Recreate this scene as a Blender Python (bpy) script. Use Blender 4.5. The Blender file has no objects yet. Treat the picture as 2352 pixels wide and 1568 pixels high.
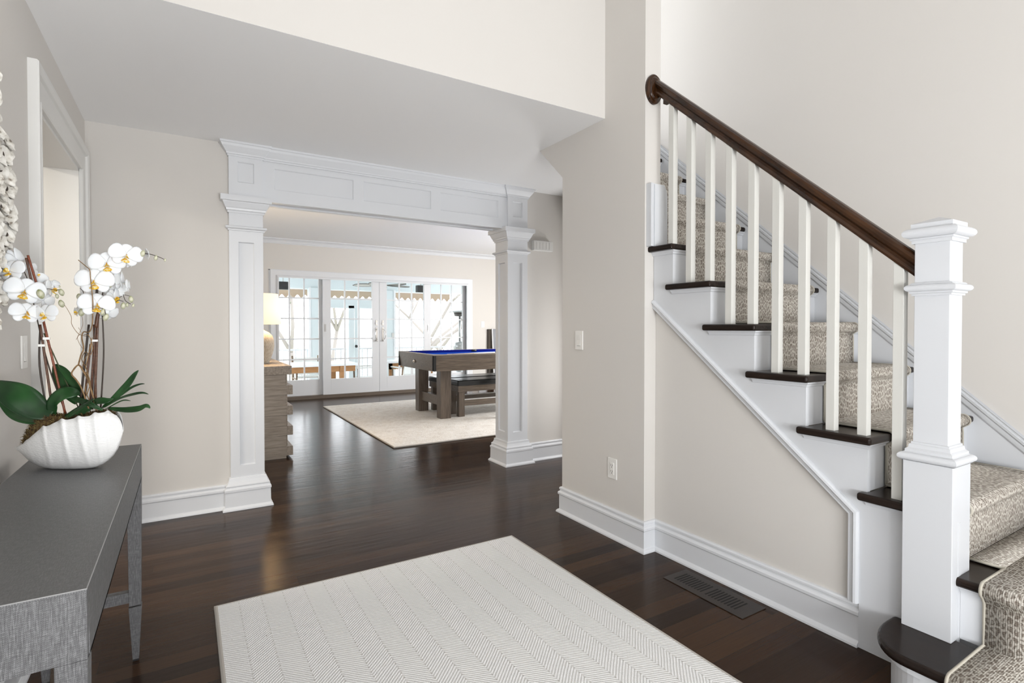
import bpy, math, random
from mathutils import Vector, Matrix, noise as mnoise
R = math.radians
PI = math.pi
random.seed(7)
sc = bpy.context.scene
col = sc.collection

# ------------------------------------------------------------------ camera
CAM_H = 1.21
YAW, PITCH, F_PX = 0.549056, -0.0141217, 1224.59
cd = bpy.data.cameras.new('camera'); cam = bpy.data.objects.new('camera', cd); col.objects.link(cam)
cam.location = (0, 0, CAM_H)
cam.rotation_euler = (PI/2 + PITCH, 0, -YAW)
cd.sensor_width = 36; cd.lens = 36*F_PX/2352
cd.shift_y = -(784-767.94)/2352
cd.clip_start = .02; cd.clip_end = 200
sc.camera = cam
# ------------------------------------------------------------------ colour management
vs = sc.view_settings
vs.view_transform = 'Standard'; vs.look = 'None'; vs.gamma = 1; vs.use_curve_mapping = False
vs.exposure = 0.32
# ------------------------------------------------------------------ world: bright hazy sky
w = bpy.data.worlds.new('sky'); sc.world = w; w.use_nodes = True
nt = w.node_tree; nt.nodes.clear()
bg = nt.nodes.new('ShaderNodeBackground'); wo = nt.nodes.new('ShaderNodeOutputWorld')
bg.inputs[0].default_value = (.93, .96, 1.0, 1); bg.inputs[1].default_value = 4.0
nt.links.new(bg.outputs[0], wo.inputs[0])

def area(name, loc, rot, sx, sy, power, colr=(1, 1, 1), spread=180):
    ld = bpy.data.lights.new(name, 'AREA'); ld.shape = 'RECTANGLE'; ld.size = sx; ld.size_y = sy
    ld.energy = power; ld.color = colr; ld.spread = R(spread)
    o = bpy.data.objects.new(name, ld); o.location = loc; o.rotation_euler = rot; col.objects.link(o); return o
# added fill light high on the solid rear wall, behind the camera
area('foyer_fill', (0.95, -2.06, 3.75), (R(84), 0, 0), 2.5, 1.9, 20, (.98, .99, 1.0))
# added fill lights in front of the solid front door and its side panels
area('front_door_fill', (0.95, -2.10, 1.25), (R(124), 0, 0), .8, 1.9, 108, (.98, .99, 1.0))
area('front_door_fill', (-0.05, -2.10, 1.25), (R(124), 0, 0), .45, 1.9, 84, (.98, .99, 1.0))
area('front_door_fill', (1.95, -2.10, 1.25), (R(124), 0, 0), .45, 1.9, 16, (.98, .99, 1.0))
# added fill light on the left wall behind the camera, lifting the stair side
area('left_wall_fill', (-.46, -1.15, 1.35), (R(105), 0, R(-90)), 1.3, 1.5, 16, (.98, .99, 1.0))
# added fill light at an invented opening in the family room's right wall
area('family_fill', (7.1, 5.75, 1.6), (R(62), 0, R(90)), 2.4, 1.3, 175, (1, .99, .97))
# warm lamp in the side room, added fill light for the hall on the right
area('side_room_light', (-2.0, 3.0, 2.3), (0, 0, 0), .8, .8, 66, (1, .93, .82))
area('hall_fill', (3.74, 3.4, 1.0), (R(100), 0, R(90)), .8, 1.3, 20, (.99, .99, 1.0))

# ================================================================== materials
MATS = {}
def mat(name, base=(.8, .8, .8), rough=.5, coat=0., metal=0., spec=.5, build=None, **kw):
    m = bpy.data.materials.new(name); m.use_nodes = True
    t = m.node_tree; p = t.nodes['Principled BSDF']
    p.inputs['Base Color'].default_value = (*base, 1); p.inputs['Roughness'].default_value = rough
    p.inputs['Metallic'].default_value = metal; p.inputs['Coat Weight'].default_value = coat
    p.inputs['Specular IOR Level'].default_value = spec
    for k, v in kw.items(): p.inputs[k.replace('_', ' ')].default_value = v
    if build: build(t, p)
    MATS[name] = m; return m
class G:
    """tiny node helper"""
    def __init__(s, t): s.t = t
    def n(s, kind, **kw):
        o = s.t.nodes.new('ShaderNode'+kind)
        for k, v in kw.items():
            if hasattr(o, k): setattr(o, k, v)
        return o
    def l(s, a, b): s.t.links.new(a, b)
    def obj(s): return s.n('TexCoord').outputs['Object']
    def gen(s, which='UV'): return s.n('TexCoord').outputs[which]
    def mp(s, src, scale=(1, 1, 1), rot=(0, 0, 0)):
        m = s.n('Mapping'); m.inputs['Scale'].default_value = scale; m.inputs['Rotation'].default_value = rot
        s.l(src, m.inputs[0]); return m.outputs[0]
    def noise(s, src, sc=5., det=2., rough=.5):
        m = s.n('TexNoise'); m.inputs['Scale'].default_value = sc; m.inputs['Detail'].default_value = det
        m.inputs['Roughness'].default_value = rough; s.l(src, m.inputs['Vector']); return m.outputs[0]
    def math(s, op, a, b=None, c=None):
        m = s.n('Math', operation=op)
        for i, v in enumerate((a, b, c)):
            if v is None: continue
            if isinstance(v, (int, float)): m.inputs[i].default_value = v
            else: s.l(v, m.inputs[i])
        return m.outputs[0]
    def ramp(s, src, stops):
        m = s.n('ValToRGB'); e = m.color_ramp.elements
        while len(e) < len(stops): e.new(.5)
        for i, (p, c) in enumerate(stops): e[i].position = p; e[i].color = (*c, 1)
        s.l(src, m.inputs[0]); return m.outputs[0]
    def mix(s, fac, a, b, blend='MIX'):
        m = s.n('Mix', data_type='RGBA', blend_type=blend)
        for i, v in ((0, fac), (6, a), (7, b)):
            if isinstance(v, (int, float)): m.inputs[i].default_value = v
            elif isinstance(v, tuple): m.inputs[i].default_value = (*v, 1)
            else: s.l(v, m.inputs[i])
        return m.outputs[2]
    def bump(s, p, h, strength=.3, dist=.01):
        b = s.n('Bump'); b.inputs['Strength'].default_value = strength; b.inputs['Distance'].default_value = dist
        s.l(h, b.inputs['Height']); s.l(b.outputs[0], p.inputs['Normal'])
    def sep(s, v):
        m = s.n('SeparateXYZ'); s.l(v, m.inputs[0]); return m.outputs
    def comb(s, x, y, z=0.):
        m = s.n('CombineXYZ')
        for i, v in enumerate((x, y, z)):
            if isinstance(v, (int, float)): m.inputs[i].default_value = v
            else: s.l(v, m.inputs[i])
        return m.outputs[0]

def paint(amount=.06):
    def f(t, p):
        g = G(t); n = g.noise(g.obj(), 220, 2); g.bump(p, n, amount, .001)
    return f
WALLC = (.65, .625, .592)
mat('wall_paint', WALLC, .75, build=paint(.1))
mat('ceiling_paint', (.90, .90, .90), .8, build=paint(.08))
mat('trim_paint', (.70, .715, .74), .34, build=paint(.02))
mat('warm_trim_paint', (.70, .695, .675), .36, build=paint(.02))
mat('baluster_paint', (.645, .64, .605), .36, build=paint(.02))
mat('stair_trim_paint', (.64, .655, .68), .36, build=paint(.02))

def floor_build(t, p):
    g = G(t); v = g.sep(g.obj()); W = .083
    row = g.math('FLOOR', g.math('DIVIDE', v[1], W))
    wn = g.n('TexWhiteNoise', noise_dimensions='1D'); g.l(row, wn.inputs['W'])
    off = g.math('MULTIPLY', wn.outputs[0], 1.4)
    bx = g.math('FLOOR', g.math('DIVIDE', g.math('ADD', v[0], off), 1.35))
    w2 = g.n('TexWhiteNoise', noise_dimensions='2D'); g.l(g.comb(row, bx), w2.inputs['Vector'])
    grain = g.noise(g.mp(g.comb(g.math('ADD', v[0], g.math('MULTIPLY', row, 3.7)), v[1], v[2]), (1.6, 42, 1)), 3.2, 5, .62)
    c1 = g.ramp(w2.outputs[0], [(0, (.020, .008, .003)), (.5, (.042, .0185, .0078)), (1, (.067, .032, .0142))])
    c = g.mix(g.math('MULTIPLY', grain, .6), c1, (.012, .007, .005))
    fy = g.math('FRACT', g.math('DIVIDE', v[1], W)); gy = g.math('LESS_THAN', g.math('PINGPONG', fy, .5), .012)
    fx = g.math('FRACT', g.math('DIVIDE', g.math('ADD', v[0], off), 1.35)); gx = g.math('LESS_THAN', g.math('PINGPONG', fx, .5), .0009)
    gap = g.math('MAXIMUM', gy, gx)
    c = g.mix(g.math('MULTIPLY', gap, .75), c, (.006, .004, .003))
    g.l(c, p.inputs['Base Color'])
    rr = g.math('ADD', .12, g.math('MULTIPLY', g.noise(g.mp(g.obj(), (2, 14, 1)), 4, 3), .12))
    g.l(rr, p.inputs['Roughness'])
    h = g.math('SUBTRACT', g.math('ADD', g.math('MULTIPLY', grain, .35), g.math('MULTIPLY', g.noise(g.mp(g.obj(), (1.2, 9, 1)), 3, 1), .9)), g.math('MULTIPLY', gap, .8))
    g.bump(p, h, .20, .004)
mat('dark_oak_floor', (.03, .02, .012), .26, spec=.15, build=floor_build)

def wood(c0, c1, scale=(1, 30, 30), s=3., rough=.45, b=.05):
    def f(t, p):
        g = G(t); n = g.noise(g.mp(g.obj(), scale), s, 5, .6)
        g.l(g.ramp(n, [(.3, c0), (.7, c1)]), p.inputs['Base Color']); g.bump(p, n, b, .002)
    return f
mat('tread_wood', (.02, .013, .01), .24, spec=.18, build=wood((.009, .006, .005), (.024, .015, .011), (20, 2, 20), 3, .24, .04))
mat('rail_wood', (.06, .025, .01), .22, coat=.12, spec=.3, build=wood((.012, .0045, .002), (.060, .024, .008), (40, 3, 3), 2.2, .2, .03))
mat('grey_oak', (.2, .16, .12), .5, build=wood((.19, .15, .115), (.36, .30, .24), (26, 2.2, 26), 2.4))
mat('grey_oak_end', (.2, .16, .12), .5, build=wood((.20, .16, .122), (.37, .31, .25), (2.2, 26, 26), 2.4))
mat('pool_wood', (.1, .08, .06), .33, build=wood((.075, .057, .043), (.175, .138, .108), (2.0, 25, 25), 2.4))
mat('pool_wood_vertical', (.1, .08, .06), .35, build=wood((.066, .049, .037), (.155, .12, .093), (25, 25, 2.0), 2.4))
mat('oak_outdoor', (.4, .2, .07), .5, build=wood((.28, .13, .04), (.42, .21, .08), (2, 22, 22), 2.4))
mat('weathered_teak', (.2, .14, .09), .6, build=wood((.13, .085, .05), (.22, .155, .10), (20, 20, 2), 2.4))

def rug_build(t, p):
    g = G(t); v = g.sep(g.obj()); Wd = .088
    tri = g.math('PINGPONG', v[0], Wd)
    wob = g.math('MULTIPLY', g.noise(g.obj(), 9, 2), .006)
    s1 = g.math('ADD', g.math('ADD', v[1], g.math('MULTIPLY', tri, 1.0)), wob)
    st = g.math('SINE', g.math('MULTIPLY', s1, 2*PI/.0145))
    knot = g.math('SINE', g.math('MULTIPLY', v[0], 2*PI/.0066))
    edge = g.math('LESS_THAN', g.math('PINGPONG', tri, Wd/2), .0024)
    dots = g.math('MULTIPLY', edge, g.math('GREATER_THAN', g.math('SINE', g.math('MULTIPLY', v[1], 2*PI/.029)), .1))
    h = g.math('ADD', g.math('MULTIPLY', st, .5), g.math('MULTIPLY', knot, .16))
    h = g.math('ADD', h, g.math('MULTIPLY', g.noise(g.obj(), 320, 2), .5))
    h = g.math('SUBTRACT', h, g.math('MULTIPLY', dots, 1.4))
    c = g.mix(g.math('MULTIPLY_ADD', st, .5, .5), (.74, .738, .728), (.90, .898, .888))
    c = g.mix(g.math('MULTIPLY', dots, .35), c, (.36, .33, .29))
    sp = g.math('GREATER_THAN', g.noise(g.obj(), 60, 1), .83)
    c = g.mix(sp, c, (.3, .26, .22))
    g.l(c, p.inputs['Base Color']); g.bump(p, h, .55, .003)
mat('cream_herringbone_wool', (.68, .67, .64), 1., spec=0., build=rug_build)
mat('rug_binding', (.50, .47, .43), .9, spec=.2)
def frug(t, p):
    g = G(t); n = g.noise(g.obj(), 38, 3); n2 = g.noise(g.obj(), 7, 3)
    c = g.ramp(g.math('ADD', g.math('MULTIPLY', n, .6), g.math('MULTIPLY', n2, .4)), [(.33, (.68, .635, .585)), (.5, (.80, .775, .735)), (.66, (.87, .85, .82))])
    g.l(c, p.inputs['Base Color']); g.bump(p, g.noise(g.obj(), 70, 2), .8, .006)
mat('beige_wool', (.62, .58, .52), 1., spec=0., build=frug)

def leopard(t, p):
    g = G(t); uv = g.gen('UV')
    nz = g.n('TexNoise'); nz.inputs['Scale'].default_value = 60; nz.inputs['Detail'].default_value = 1; g.l(uv, nz.inputs['Vector'])
    vm = g.n('VectorMath', operation='MULTIPLY_ADD'); g.l(nz.outputs[1], vm.inputs[0]); vm.inputs[1].default_value = (.008, .010, 0); g.l(uv, vm.inputs[2])
    q = g.mp(vm.outputs[0], (1/.0140, 1/.0255, 1))
    ve = g.n('TexVoronoi', feature='DISTANCE_TO_EDGE', voronoi_dimensions='2D'); ve.inputs['Scale'].default_value = 1; g.l(q, ve.inputs['Vector'])
    vf = g.n('TexVoronoi', feature='F1', voronoi_dimensions='2D'); vf.inputs['Scale'].default_value = 1; g.l(q, vf.inputs['Vector'])
    spot = g.math('SMOOTH_MIN', 1., g.math('MULTIPLY', g.math('SUBTRACT', ve.outputs['Distance'], .10), 9.), .1)
    spot = g.math('MAXIMUM', spot, 0.)
    cen = g.math('MULTIPLY', g.math('LESS_THAN', vf.outputs['Distance'], .20), .55)
    spot = g.math('MULTIPLY', spot, g.math('SUBTRACT', 1., cen))
    sv = g.sep(uv)
    ribs = g.math('SINE', g.math('MULTIPLY', sv[0], 2*PI/.0055))
    k2 = g.math('SINE', g.math('MULTIPLY', sv[1], 2*PI/.006))
    cream = g.mix(g.math('MULTIPLY_ADD', ribs, .5, .5), (.56, .525, .47), (.67, .635, .575))
    br = g.mix(g.math('MULTIPLY_ADD', k2, .5, .5), (.21, .178, .148), (.33, .29, .25))
    g.l(g.mix(spot, cream, br), p.inputs['Base Color'])
    h = g.math('SUBTRACT', g.math('ADD', g.math('MULTIPLY', ribs, .4), g.math('MULTIPLY', k2, .3)), g.math('MULTIPLY', spot, .6))
    g.bump(p, h, .45, .003)
mat('leopard_carpet', (.5, .45, .4), 1., spec=0., build=leopard)
mat('carpet_binding', (.50, .47, .40), .9, spec=.2)

def weave(t, p):
    g = G(t); o = g.obj()
    a = g.noise(g.mp(o, (90, 90, 9)), 6, 3, .6); b = g.noise(g.mp(o, (9, 9, 150)), 6, 2, .5)
    v = g.sep(o)
    k = g.math('MULTIPLY', g.math('SINE', g.math('MULTIPLY', v[2], 2*PI/.0032)), g.math('SINE', g.math('MULTIPLY', g.math('ADD', v[0], v[1]), 2*PI/.0036)))
    h = g.math('ADD', g.math('ADD', g.math('MULTIPLY', a, .9), g.math('MULTIPLY', b, .6)), g.math('MULTIPLY', k, .09))
    g.l(g.ramp(h, [(.50, (.060, .060, .062)), (.75, (.105, .105, .108)), (1.0, (.20, .20, .205))]), p.inputs['Base Color'])
    g.bump(p, h, .5, .0015)
mat('grey_grasscloth', (.2, .2, .2), .5, build=weave)
def weave_top(t, p):
    g = G(t); o = g.obj(); v = g.sep(o)
    a = g.noise(g.mp(o, (14, 120, 9)), 5, 2, .5); b = g.noise(g.mp(o, (120, 14, 9)), 5, 2, .5)
    k = g.math('MULTIPLY', g.math('SINE', g.math('MULTIPLY', v[0], 2*PI/.0034)), g.math('SINE', g.math('MULTIPLY', v[1], 2*PI/.0036)))
    h = g.math('ADD', g.math('ADD', g.math('MULTIPLY', a, .6), g.math('MULTIPLY', b, .6)), g.math('MULTIPLY', k, .14))
    g.l(g.ramp(h, [(.45, (.092, .092, .095)), (.62, (.118, .118, .121)), (.85, (.18, .18, .183))]), p.inputs['Base Color'])
    g.bump(p, h, .3, .001)
mat('dark_grey_grasscloth', (.1, .1, .1), .42, build=weave_top)
mat('grey_edge', (.33, .33, .33), .5)

def shellglaze(t, p):
    g = G(t); n = g.noise(g.mp(g.obj(), (60, 60, 190)), 1.6, 3, .6); g.bump(p, n, .45, .004)
mat('white_glaze', (.86, .86, .85), .18, coat=.4, build=shellglaze)
mat('moss', (.12, .08, .03), .9, build=lambda t, p: (lambda g: g.l(g.ramp(g.noise(g.obj(), 90, 2), [(.35, (.045, .026, .010)), (.5, (.13, .075, .025)), (.65, (.22, .17, .06))]), p.inputs['Base Color']))(G(t)))
mat('orchid_petal', (.90, .90, .90), .45, Subsurface_Weight=.15, build=lambda t, p: None)
mat('orchid_lip', (.80, .52, .04), .45, build=lambda t, p: (lambda g: g.l(g.ramp(g.noise(g.obj(), 160, 1), [(.36, (.86, .80, .60)), (.44, (.85, .60, .03)), (.62, (.74, .36, .02))]), p.inputs['Base Color']))(G(t)))
mat('orchid_lip_white', (.87, .86, .84), .45)
mat('bud_green', (.42, .44, .27), .5, build=lambda t, p: (lambda g: g.l(g.ramp(g.noise(g.obj(), 60, 2), [(.35, (.26, .29, .12)), (.65, (.62, .61, .47))]), p.inputs['Base Color']))(G(t)))
def leafb(t, p):
    g = G(t); n = g.noise(g.obj(), 14, 2); g.l(g.ramp(n, [(.35, (.008, .035, .010)), (.65, (.022, .085, .022))]), p.inputs['Base Color'])
mat('orchid_leaf', (.02, .08, .02), .28, build=leafb)
mat('stem_green', (.07, .08, .03), .5)
mat('stem_dark', (.035, .022, .014), .5)
mat('stake_red', (.20, .045, .018), .4, build=wood((.13, .028, .012), (.26, .07, .03), (8, 8, 60), 3))
mat('stake_brown', (.09, .035, .018), .45, build=wood((.06, .022, .012), (.13, .055, .026), (8, 8, 60), 3))
mat('twig', (.26, .15, .065), .7, build=wood((.15, .085, .035), (.34, .21, .10), (30, 30, 30), 3))
mat('clip_white', (.85, .84, .80), .4)
mat('oyster_outer', (.50, .47, .42), .6, build=lambda t, p: (lambda g: (g.l(g.ramp(g.noise(g.obj(), 55, 3), [(.30, (.22, .18, .14)), (.40, (.60, .57, .51)), (.60, (.80, .78, .73))]), p.inputs['Base Color']), g.bump(p, g.noise(g.obj(), 80, 3), .6, .004)))(G(t)))
mat('oyster_inner', (.045, .030, .020), .4)
mat('backing', (.05, .04, .03), .8)

mat('plate_white', (.80, .79, .76), .3)
mat('slot_dark', (.03, .03, .03), .5)
mat('vent_wood', (.02, .013, .009), .4, build=wood((.014, .009, .006), (.032, .021, .014), (30, 3, 3), 2.4))
mat('vent_dark', (.004, .003, .003), .8)
mat('chrome', (.7, .69, .67), .18, metal=1.)
mat('aluminium', (.55, .55, .54), .4, metal=.8)
mat('black_plastic', (.012, .012, .013), .4)
mat('black_leather', (.010, .012, .014), .28, build=lambda t, p: (lambda g: g.bump(p, g.noise(g.obj(), 180, 2), .2, .001))(G(t)))
mat('blue_felt', (.016, .070, .46), 1., spec=0.)
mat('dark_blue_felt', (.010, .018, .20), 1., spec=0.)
mat('rail_top', (.30, .27, .25), .5, spec=.2)
mat('cue_maple', (.72, .62, .47), .3, coat=.3)
mat('board_grey', (.085, .09, .105), .4)
mat('white_edge', (.8, .8, .8), .4)
mat('threshold', (.14, .11, .085), .4)
def ceramic(t, p):
    g = G(t); n = g.noise(g.mp(g.obj(), (40, 40, 14)), 2.5, 4, .7)
    g.l(g.ramp(n, [(.35, (.30, .25, .19)), (.65, (.50, .44, .36))]), p.inputs['Base Color']); g.bump(p, n, .5, .004)
mat('stoneware', (.4, .35, .28), .75, build=ceramic)
m = mat('lit_shade', (.90, .80, .64), .8); pp = m.node_tree.nodes['Principled BSDF']
pp.inputs['Emission Color'].default_value = (1, .80, .56, 1); pp.inputs['Emission Strength'].default_value = .52
pp.inputs['Transmission Weight'].default_value = .0
mat('bronze_pot', (.10, .035, .02), .22, coat=.5, build=lambda t, p: (lambda g: g.l(g.ramp(g.noise(g.mp(g.obj(), (9, 9, 5)), 2, 2), [(.50, (.07, .02, .012)), (.54, (.55, .42, .30))]), p.inputs['Base Color']))(G(t)))

m = bpy.data.materials.new('clear_glass'); m.use_nodes = True; MATS['clear_glass'] = m
t = m.node_tree; t.nodes.clear(); o_ = t.nodes.new('ShaderNodeOutputMaterial'); tr = t.nodes.new('ShaderNodeBsdfTransparent'); gl = t.nodes.new('ShaderNodeBsdfGlossy')
gl.inputs['Roughness'].default_value = .02; mx = t.nodes.new('ShaderNodeMixShader'); fr = t.nodes.new('ShaderNodeFresnel'); fr.inputs[0].default_value = 1.2
t.links.new(fr.outputs[0], mx.inputs[0]); t.links.new(tr.outputs[0], mx.inputs[1]); t.links.new(gl.outputs[0], mx.inputs[2]); t.links.new(mx.outputs[0], o_.inputs[0])
tr.inputs[0].default_value = (.97, .98, .98, 1)
# outside
mat('deck_board', (.62, .62, .60), .6, build=wood((.55, .55, .53), (.68, .68, .66), (2, 14, 2), 2))
mat('porch_paint', (.60, .67, .695), .5)
mat('porch_ceiling_paint', (.74, .76, .76), .6)
mat('awning_canvas', (.44, .33, .24), .8)
mat('awning_trim', (.16, .14, .12), .8)
mat('table_white', (.78, .81, .84), .3)
mat('sling_white', (.66, .68, .67), .6)
mat('fan_blade', (.46, .45, .42), .6)
mat('fan_frame', (.06, .055, .05), .5)
mat('bark', (.23, .21, .19), .9)
mat('spring_leaf', (.26, .38, .22), .7)
mat('lawn', (.62, .64, .56), .9)
mat('heater_steel', (.34, .35, .35), .3, metal=.6)

# ================================================================== mesh helpers
def lerp(a, b, f): return a+(b-a)*f
class MB:
    def __init__(s): s.v = []; s.f = []; s.mi = []; s.mats = []; s.cur = 0; s.uv = {}; s.M = None; s.smooth = set()
    def use(s, name):
        if name not in s.mats: s.mats.append(name)
        s.cur = s.mats.index(name); return s
    def vert(s, p):
        p = Vector(p)
        if s.M is not None: p = s.M @ p
        s.v.append(p); return len(s.v)-1
    def face(s, idx, smooth=False, uv=None):
        s.f.append(tuple(idx)); s.mi.append(s.cur)
        if smooth: s.smooth.add(len(s.f)-1)
        if uv: s.uv[len(s.f)-1] = uv
    def poly(s, pts, smooth=False, uv=None): s.face([s.vert(p) for p in pts], smooth, uv)
    def box(s, x0, x1, y0, y1, z0, z1):
        i = [s.vert(p) for p in ((x0, y0, z0), (x1, y0, z0), (x1, y1, z0), (x0, y1, z0), (x0, y0, z1), (x1, y0, z1), (x1, y1, z1), (x0, y1, z1))]
        for q in ((3, 2, 1, 0), (4, 5, 6, 7), (0, 1, 5, 4), (1, 2, 6, 5), (2, 3, 7, 6), (3, 0, 4, 7)): s.face([i[k] for k in q])
        return s
    def taper(s, x0, x1, y0, y1, z0, z1, X0, X1, Y0, Y1):
        i = [s.vert(p) for p in ((x0, y0, z0), (x1, y0, z0), (x1, y1, z0), (x0, y1, z0), (X0, Y0, z1), (X1, Y0, z1), (X1, Y1, z1), (X0, Y1, z1))]
        for q in ((3, 2, 1, 0), (4, 5, 6, 7), (0, 1, 5, 4), (1, 2, 6, 5), (2, 3, 7, 6), (3, 0, 4, 7)): s.face([i[k] for k in q])
        return s
    def prism(s, pts, axis, a, b):
        """polygon pts (2D) extruded along axis from a to b"""
        def P(p, h): return {'X': (h, p[0], p[1]), 'Y': (p[0], h, p[1]), 'Z': (p[0], p[1], h)}[axis]
        A = [s.vert(P(p, a)) for p in pts]; B = [s.vert(P(p, b)) for p in pts]; n = len(pts)
        s.face(A); s.face(B[::-1])
        for i in range(n): s.face((A[i], B[i], B[(i+1) % n], A[(i+1) % n]))
        return s
    def grid(s, rows, cu=False, cv=False, smooth=True, uvs=None, flip=False):
        I = [[s.vert(p) for p in r] for r in rows]; nr, nc = len(rows), len(rows[0])
        for i in range(nr if cu else nr-1):
            for j in range(nc if cv else nc-1):
                a, b = (i+1) % nr, (j+1) % nc
                q = (I[i][j], I[i][b], I[a][b], I[a][j])
                u = None
                if uvs: u = (uvs[i][j], uvs[i][b], uvs[a][b], uvs[a][j])
                if flip: q = q[::-1]; u = u[::-1] if u else None
                s.face(q, smooth, u)
        return I
    def lathe(s, prof, c=(0, 0, 0), seg=32, smooth=True, caps=True):
        rows = [[(c[0]+r*math.cos(2*PI*k/seg), c[1]+r*math.sin(2*PI*k/seg), c[2]+z) for k in range(seg)] for r, z in prof]
        I = s.grid(rows, cv=True, smooth=smooth)
        if caps:
            if prof[0][0] > 1e-6: s.face(I[0][::-1])
            if prof[-1][0] > 1e-6: s.face(I[-1])
        return s
    def tube(s, pts, r, seg=8, smooth=True, caps=True):
        pts = [Vector(p) for p in pts]; n = len(pts)
        rr = r if isinstance(r, (list, tuple)) else [r]*n
        rows = []; up = None
        for i, p in enumerate(pts):
            d = (pts[min(i+1, n-1)]-pts[max(i-1, 0)]).normalized()
            if up is None:
                up = Vector((0, 0, 1)) if abs(d.z) < .9 else Vector((1, 0, 0))
            a = (up-d*up.dot(d)).normalized(); b = d.cross(a); up = a
            rows.append([p+(a*math.cos(2*PI*k/seg)+b*math.sin(2*PI*k/seg))*rr[i] for k in range(seg)])
        I = s.grid(rows, cv=True, smooth=smooth)
        if caps: s.face(I[0][::-1]); s.face(I[-1])
        return s
    def sweep(s, path, n, prof, closed=False, smooth=False, side=1, caps=True):
        """profile [(d,h)]: d = in-plane offset perpendicular to the path, h = along the plane normal n"""
        path = [Vector(p) for p in path]; n = Vector(n).normalized(); N = len(path); rows = []
        for i, p in enumerate(path):
            pa = path[i-1] if (i > 0 or closed) else None
            pb = path[(i+1) % N] if (i < N-1 or closed) else None
            t1 = (p-pa).normalized() if pa is not None else None
            t2 = (pb-p).normalized() if pb is not None else None
            q1 = n.cross(t1)*side if t1 is not None else None
            q2 = n.cross(t2)*side if t2 is not None else None
            if q1 is None: mtr = q2
            elif q2 is None: mtr = q1
            else:
                mm = (q1+q2).normalized(); mtr = mm/max(.2, mm.dot(q1))
            rows.append([p+mtr*d+n*h for d, h in prof])
        I = s.grid(rows, cu=closed, cv=False, smooth=smooth, flip=(side < 0))
        if caps and not closed:
            s.face(I[0]); s.face(I[-1][::-1])
        return s
    def relief(s, o, u, v, w, h, rects, dep, bead=0.):
        """flat face spanned by u,v from o with rectangles (u0,u1,v0,v1) sunk by dep"""
        o, u, v = Vector(o), Vector(u), Vector(v); n = u.cross(v).normalized()
        us = sorted({0, w}|{r[0] for r in rects}|{r[1] for r in rects}); vv = sorted({0, h}|{r[2] for r in rects}|{r[3] for r in rects})
        P = lambda a, b, d=0.: o+u*a+v*b-n*d
        for i in range(len(us)-1):
            for j in range(len(vv)-1):
                a0, a1, b0, b1 = us[i], us[i+1], vv[j], vv[j+1]; c = ((a0+a1)/2, (b0+b1)/2)
                if any(r[0] < c[0] < r[1] and r[2] < c[1] < r[3] for r in rects): continue
                s.poly((P(a0, b0), P(a1, b0), P(a1, b1), P(a0, b1)))
        for a0, a1, b0, b1 in rects:
            e = bead
            outer = [(a0, b0), (a1, b0), (a1, b1), (a0, b1)]; inner = [(a0+e, b0+e), (a1-e, b0+e), (a1-e, b1-e), (a0+e, b1-e)]
            for k in range(4):
                p, q, p2, q2 = outer[k], outer[(k+1) % 4], inner[k], inner[(k+1) % 4]
                if e > 0:
                    s.poly((P(*p), P(*q), P(*q, dep*.5), P(*p, dep*.5)))
                    s.poly((P(*p, dep*.5), P(*q, dep*.5), P(*q2, dep), P(*p2, dep)))
                else: s.poly((P(*p), P(*q), P(*q, dep), P(*p, dep)))
            s.poly([P(*p, dep) for p in inner])
        return s
    def build(s, name, parent=None, bevel=0., label=None, mat=None, loc=None, solid=0., sub=0, fix=True):
        me = bpy.data.meshes.new(name)
        o = bpy.data.objects.new(name, me)
        if loc is None: off = Vector((0, 0, 0))
        else: off = Vector(loc)
        me.from_pydata([tuple(v-off) for v in s.v], [], s.f)
        names = s.mats if s.mats else [mat]
        for n_ in names: me.materials.append(MATS[n_])
        if s.mats: me.polygons.foreach_set('material_index', s.mi)
        sm = [i in s.smooth for i in range(len(s.f))]; me.polygons.foreach_set('use_smooth', sm)
        if s.uv:
            uvl = me.uv_layers.new(name='UVMap')
            for fi, uvs in s.uv.items():
                for li, q in zip(me.polygons[fi].loop_indices, uvs): uvl.data[li].uv = q
        me.update()
        if fix:
            import bmesh
            bm = bmesh.new(); bm.from_mesh(me)
            if not s.uv: bmesh.ops.remove_doubles(bm, verts=bm.verts, dist=1e-5)
            bmesh.ops.recalc_face_normals(bm, faces=bm.faces); bm.to_mesh(me); bm.free()
        o.location = off; col.objects.link(o)
        if parent is not None:
            o.parent = parent; o.matrix_parent_inverse = Matrix.Identity(4)
            o.location = off - world_loc(parent)
        if solid:
            md = o.modifiers.new('solid', 'SOLIDIFY'); md.thickness = solid; md.offset = 0
        if bevel:
            md = o.modifiers.new('bevel', 'BEVEL'); md.width = bevel; md.segments = 4 if bevel > .01 else 2; md.limit_method = 'ANGLE'; md.angle_limit = R(35)
        if sub:
            md = o.modifiers.new('sub', 'SUBSURF'); md.levels = sub; md.render_levels = sub
        if label: o['label'] = label
        return o
def world_loc(o):
    p = Vector((0, 0, 0))
    while o is not None: p = p+o.location; o = o.parent
    return p
def tag(o, label, cat, group=None, kind=None):
    o['label'] = label; o['category'] = cat
    if group: o['group'] = group
    if kind: o['kind'] = kind
    return o
def thing(name, label, cat, loc=(0, 0, 0), group=None):
    o = bpy.data.objects.new(name, None); col.objects.link(o); o.location = loc; o.empty_display_size = .05
    return tag(o, label, cat, group)
def struct(o, label=None, cat=None):
    o['kind'] = 'structure'
    if label: o['label'] = label
    if cat: o['category'] = cat
    return o
def sempty(name, label, cat, loc=(0, 0, 0)):
    o = bpy.data.objects.new(name, None); col.objects.link(o); o.location = loc; return struct(o, label, cat)
def copy_tree(o, parent=None):
    c = o.copy(); col.objects.link(c)
    if parent is not None: c.parent = parent
    for ch in list(o.children): copy_tree(ch, c)
    return c
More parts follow.
